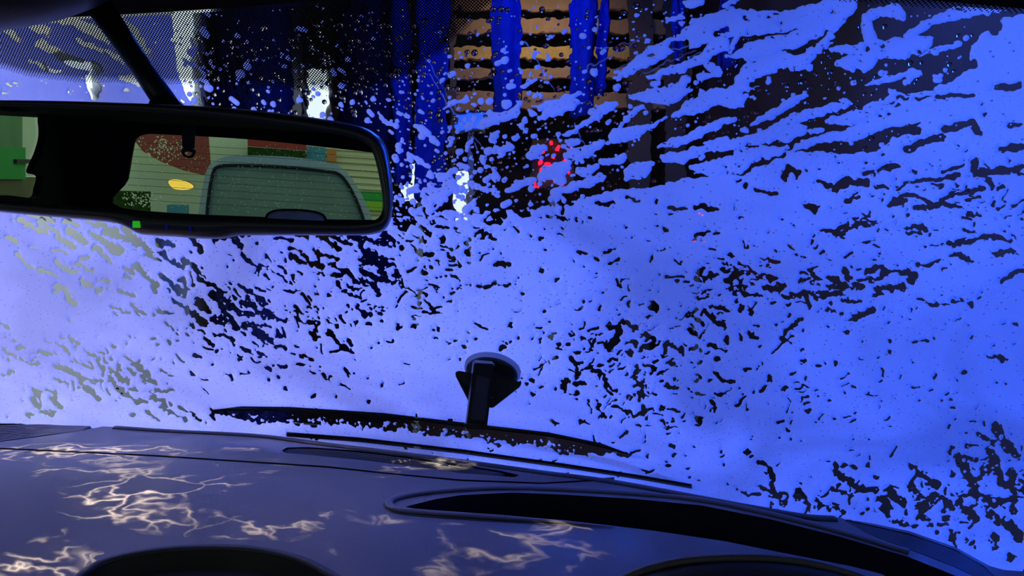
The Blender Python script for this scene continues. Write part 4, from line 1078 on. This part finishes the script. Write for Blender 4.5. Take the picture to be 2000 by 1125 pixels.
strip('tapering blue wash cloth hanging across the middle of the brown boards', 1152, 52, 182, CY, -0.02)
strip('thin blue wash cloth hanging by the dark upright of the boards', 1320, 26, 75, CY, 0.03)
strip('long dark blue wash cloth left of the boards by the blue lamp box', 862, 70, 330, CY + .3, -0.03)
strip('blue wash cloth hanging low beside the brush roller', 800, 40, 300, CY + .5, 0.02)
strip('loose blue wash cloth right of the board rack', 1420, 40, 90, CY, 0.03)
strip('curled short blue wash cloth between tapering cloth and dark upright', 1196, 22, 140, CY + .2, -0.08)
tag(tube('cloth_rail', [(-1.6, CY + .1, TZ - .306), (2.2, CY + .1, TZ - .306)], 0.04, 'steel', None, 10), 'steel rail carrying the blue wash cloths', 'rail')

# small coloured lamps ahead
def lamp_cube(name, label, px0, py0, px1, py1, y, mat):
    o = thing(name, label, 'lamp', ((px0 + px1 - 2000) / 2 / FPX * y, y, zpx(py1, y)))
    child(box('lamp_lens', ((px0 - 1000) / FPX * y, y, zpx(py1, y)), ((px1 - 1000) / FPX * y, y + .03, zpx(py0, y)), mat, None, 0.01), o)
    child(box('lamp_case', ((px0 - 1004) / FPX * y, y + .03, zpx(py1 + 4, y)), ((px1 - 996) / FPX * y, y + .12, zpx(py0 - 4, y)), 'steel', None, 0.01), o)
    child(box('lamp_post', ((px0 + px1 - 2000) / 2 / FPX * y - .03, y + .12, 0), ((px0 + px1 - 2000) / 2 / FPX * y + .03, y + .18, zpx(py0, y)), 'steel', None, 0.005), o)
    return o
lamp_cube('lamp_box', 'square blue lit lamp box under the brown boards', 908, 168, 962, 200, 9.0, 'lamp_blue')
lamp_cube('lamp_box', 'tiny blue lamp box by the long dark blue cloth', 832, 172, 842, 190, 7.2, 'lamp_blue')
def sparkle_cluster(label, spots, r, y):  # red emitters spread out to imitate one lamp's sparkle scattered by drops
    xs_ = [p[0] for p in spots]; ys_ = [p[1] for p in spots]
    f = lambda px: (px - 1000) / FPX * y
    xm = f(sum(xs_) / len(xs_))
    o = thing('signal_lamp', label, 'lamp', (xm, y, zpx(max(ys_), y)))
    child(box('lamp_case', (f(min(xs_) - 9), y + .02, zpx(max(ys_) + 9, y)), (f(max(xs_) + 9), y + .12, zpx(min(ys_) - 9, y)), 'wall_dark', None, 0.02), o)
    child(box('lamp_post', (xm - .03, y + .12, 0), (xm + .03, y + .18, zpx(min(ys_), y)), 'steel', None, 0.005), o)
    for px, py in spots:
        bm = bmesh.new(); bmesh.ops.create_uvsphere(bm, u_segments=10, v_segments=6, radius=r * (0.7 + 0.6 * random.random()))
        bm.transform(Matrix.Translation(Vector((f(px), y + .02, zpx(py, y)))))
        child(link('red_sparkle', bm_mesh('red_sparkle', bm), 'lamp_red', None, True), o)
sparkle_cluster('red signal light below the blue lamp box, its sparkle in the drops modelled as small emitters', [(1072, 236), (1092, 250), (1084, 268), (1102, 272), (1078, 288), (1096, 292), (1116, 258), (1066, 262), (1110, 300), (1124, 240), (1088, 228), (1060, 300), (1100, 236), (1070, 276), (1120, 280)], 0.034, 9.5)
lamp_cube('signal_lamp', 'low red signal lamp glimpsed through torn foam', 1358, 402, 1384, 424, 7.5, 'lamp_red')

V, T = [], []
def jet(x0, y0, x1, y1, y, r):
    p, q = [Vector(((u - 1000) / FPX * y, y, zpx(v, y))) for u, v in ((x0, y0), (x1, y1))]
    q.y += 0.5; d = (q - p).normalized(); a = d.cross(Vector((0, 1, 0))).normalized(); b = d.cross(a); n0 = len(V)
    for c in (p, q):
        for k in range(5): V.append(c + (a * math.cos(k * 1.2566) + b * math.sin(k * 1.2566)) * r)
    for k in range(5): T.append((n0 + k, n0 + (k + 1) % 5, n0 + 5 + (k + 1) % 5, n0 + 5 + k))
for k, (x0, y0, x1, y1) in enumerate(((1155, 92, 1300, -30), (1205, 95, 1345, -20), (1172, 52, 1262, -14), (1238, 74, 1330, 2), (1262, 100, 1400, 0), (1300, 62, 1390, -8), (1345, 70, 1440, -4), (1060, 150, 1130, 96), (1105, 165, 1180, 110),
                                     (852, 98, 905, 150), (838, 60, 900, 118), (1035, 38, 1105, 84), (880, 140, 950, 204), (1130, 190, 1186, 232), (1190, 225, 1240, 180), (1390, 40, 1480, -24))):
    jet(x0, y0, x1, y1, 4.6, 0.0045)
sj = link('water_jets', np_mesh('water_jets', np.array(V), np.array(T)), 'spray')
tag(sj, 'thin slanting jets of water spraying in front of the boards', 'water jets', kind='stuff')

# ------------------------------------------------------------------ what the mirror shows behind the car
P8 = M0 + BACK * 15.0
def rb(px, py, off=0.0, P=P8): return r_pt(px, py, P, BACK, off)
def panel(name, x0, y0, x1, y1, off, thick, mat, slope=0.074):
    f = lambda x, y: rb(x, y + (x - x0) * slope, off)
    return prism(name, [f(x0, y0), f(x1, y0), f(x1, y1), f(x0, y1)], BACK * thick, mat)
bld = thing('building', 'pale building with siding behind the queueing car, seen in the mirror', 'building', Vector((P8.x, P8.y, 0)))
child(prism('render_wall', [rb(100, 140), rb(560, 160), rb(560, 560), rb(100, 520)], BACK * 0.3, 'pale'), bld)
for k in range(16):
    y0 = 250 + k * 12.2
    o = prism('siding_board', [rb(560, y0, -0.01), rb(1100, y0 + 36, -0.01), rb(1100, y0 + 48.0, -0.05), rb(560, y0 + 12.0, -0.05)], BACK * 0.3, 'siding'); child(o, bld)
child(panel('green_band', 560, 366, 1100, 385, -0.10, 0.04, 'green', 0.05), bld)
child(panel('lime_band', 560, 385, 1100, 402, -0.10, 0.04, 'lime', 0.05), bld)
tag(panel('shop_sign', 484, 272, 596, 287, -0.4, 0.06, 'red'), 'long red sign board over the queueing car in the mirror', 'sign')
tag(panel('poster', 598, 286, 634, 318, -0.2, 0.03, 'teal'), 'blue poster on the building in the mirror', 'poster')
tag(panel('poster', 637, 291, 655, 316, -0.2, 0.03, 'orange'), 'narrow orange poster beside the blue one in the mirror', 'poster')
aw = prism('awning', [rb(268, 262, -1.2), rb(412, 268, -1.2), rb(418, 345, -1.25), rb(370, 334, -1.25), rb(330, 318, -1.25), rb(298, 300, -1.25)], BACK * 0.5, 'maroon')
tag(aw, 'maroon canvas awning on the pale wall in the mirror', 'awning')
tag(panel('hedge', 484, 288, 594, 330, -0.38, 0.3, 'hedge'), 'dark hedge strip under the red sign in the mirror', 'hedge')
tag(panel('planter', 238, 370, 308, 450, -1.5, 0.5, 'hedge', 0.03), 'dark bushy planter in the corner of the rear window', 'planter')
tag(panel('crate', 340, 396, 376, 470, -1.2, 0.4, 'teal', 0.03), 'blue crate standing by the planter in the mirror', 'crate')
lt = thing('wall_lamp', 'amber lamp glowing on the pale wall in the mirror', 'lamp', rb(360, 368, -1.0))
lp = [rb(p[0], p[1], -1.0) for p in smooth_loop([(340, 354), (352, 350), (372, 354), (386, 363), (374, 369), (350, 367)], 24)]
child(prism('lamp_lens', lp, BACK * 0.1, 'lamp_amber', None, 0.01), lt)
child(prism('lamp_case', [p + BACK * 0.1 for p in lp], BACK * 0.3, 'steel'), lt)

# car waiting behind
C5 = M0 + BACK * 6.6
def rc(px, py, off=0.0): return r_pt(px, py, C5, BACK, off)
OUTL = [(384, 445), (393, 380), (404, 332), (424, 312), (460, 304), (560, 306), (640, 317), (674, 333), (702, 372), (724, 420), (732, 455)]
car = thing('waiting_car', 'silver car with a grey-green windshield waiting behind, seen in the mirror', 'car', Vector((rc(560, 400).x, rc(560, 400).y, 0)))
ol2 = smooth_line(OUTL, 40); n4 = len(ol2)
cc = np.array([560.0, 430.0])
V = []; T = []
for s, off in ((1.0, 0.0), (0.985, 0.6), (0.95, 1.6), (0.85, 2.2)):
    for p in ol2:
        a = cc + (p - cc) * s; V.append(rc(560, 430) + (rc(a[0], a[1]) - rc(560, 430)) + BACK * off)
for k in range(3):
    for i in range(n4 - 1): T.append((k * n4 + i, k * n4 + i + 1, (k + 1) * n4 + i + 1, (k + 1) * n4 + i))
child(link('body_shell', np_mesh('body_shell', np.array(V), np.array(T)), 'silver', None, True), car)
INN = [(402, 450), (408, 385), (416, 340), (428, 325), (470, 323), (560, 327), (630, 334), (664, 342), (690, 380), (708, 425), (716, 455)]
il = smooth_line(INN, 40)
V = [rc(p[0], p[1], -0.004) for p in ol2] + [rc(p[0], p[1], -0.03) for p in il]
T = [(i, i + 1, n4 + i + 1, n4 + i) for i in range(n4 - 1)]
child(link('windshield_surround', np_mesh('windshield_surround', np.array(V), np.array(T)), 'silver', None, True), car)
child(tube('windshield_seal', [rc(p[0], p[1], -0.035) for p in il], 0.016, 'rubber', None, 6), car)
bm = bmesh.new(); bm.faces.new([bm.verts.new(rc(p[0], p[1], -0.02)) for p in il]); child(link('windshield_glass', bm_mesh('windshield_glass', bm), 'car_glass'), car)
b0 = rc(560, 455); zl = b0.z
mt = Matrix.Translation(Vector((b0.x, b0.y, 0))) @ Matrix(((RIGHT.x, -BACK.x, 0, 0), (RIGHT.y, -BACK.y, 0, 0), (0, 0, 1, 0), (0, 0, 0, 1)))
child(box('lower_body', (-.86, -3.2, .30), (.86, .02, zl), 'silver', None, 0.08, mt), car)
child(box('engine_hood', (-.82, 0.0, .35), (.82, 1.1, zl - .10), 'silver', None, 0.09, mt), car)
child(box('bumper', (-.86, 1.02, .25), (.86, 1.2, .55), 'dark_trim', None, 0.05, mt), car)
for sx in (-1, 1):
    child(box('headlight', (sx * .62 - .16, 1.06, .58), (sx * .62 + .16, 1.14, .72), 'mount_rim', None, 0.03, mt), car)
    for yy in (.55, -2.3):
        w_ = [mt @ Vector((sx * .74, yy, .33)), mt @ Vector((sx * .90, yy, .33))]
        child(tube('wheel', w_, 0.33, 'rubber', None, 24), car)
child(tube('wiper', [rc(460, 438, -.06), rc(590, 428, -.06)], 0.012, 'rubber', None, 6), car)

# green and white hoarding seen through the side window
S9 = SIDE_P - RIGHT * 1.7
def rs(px, py, off=0.0): return r_pt(px, py, S9, RIGHT, off)
ho = thing('hoarding', 'green and white painted hoarding seen through the side window', 'hoarding', Vector((rs(30, 300).x, rs(30, 300).y, 0)))
def hp(name, x0, y0, x1, y1, off, mat): child(prism(name, [rs(x0, y0, off), rs(x1, y0, off), rs(x1, y1, off), rs(x0, y1, off)], RIGHT * -0.05, mat), ho)
hp('grey_green_panel', -90, 190, 44, 292, 0.0, pmat('grey_green_paint', (0.14, 0.26, 0.15), 0.7, 0.2, noise=0.3, nscale=2))
hp('white_panel', 44, 190, 110, 345, 0.0, 'pale')
hp('green_panel', -90, 288, 46, 350, 0.02, 'green')
hp('brown_base', -90, 346, 110, 420, -0.01, pmat('brown_base', (0.14, 0.13, 0.08), 0.8, 0.2, noise=0.3, nscale=2))
hp('dark_slot', 22, 311, 52, 319, 0.05, 'black')
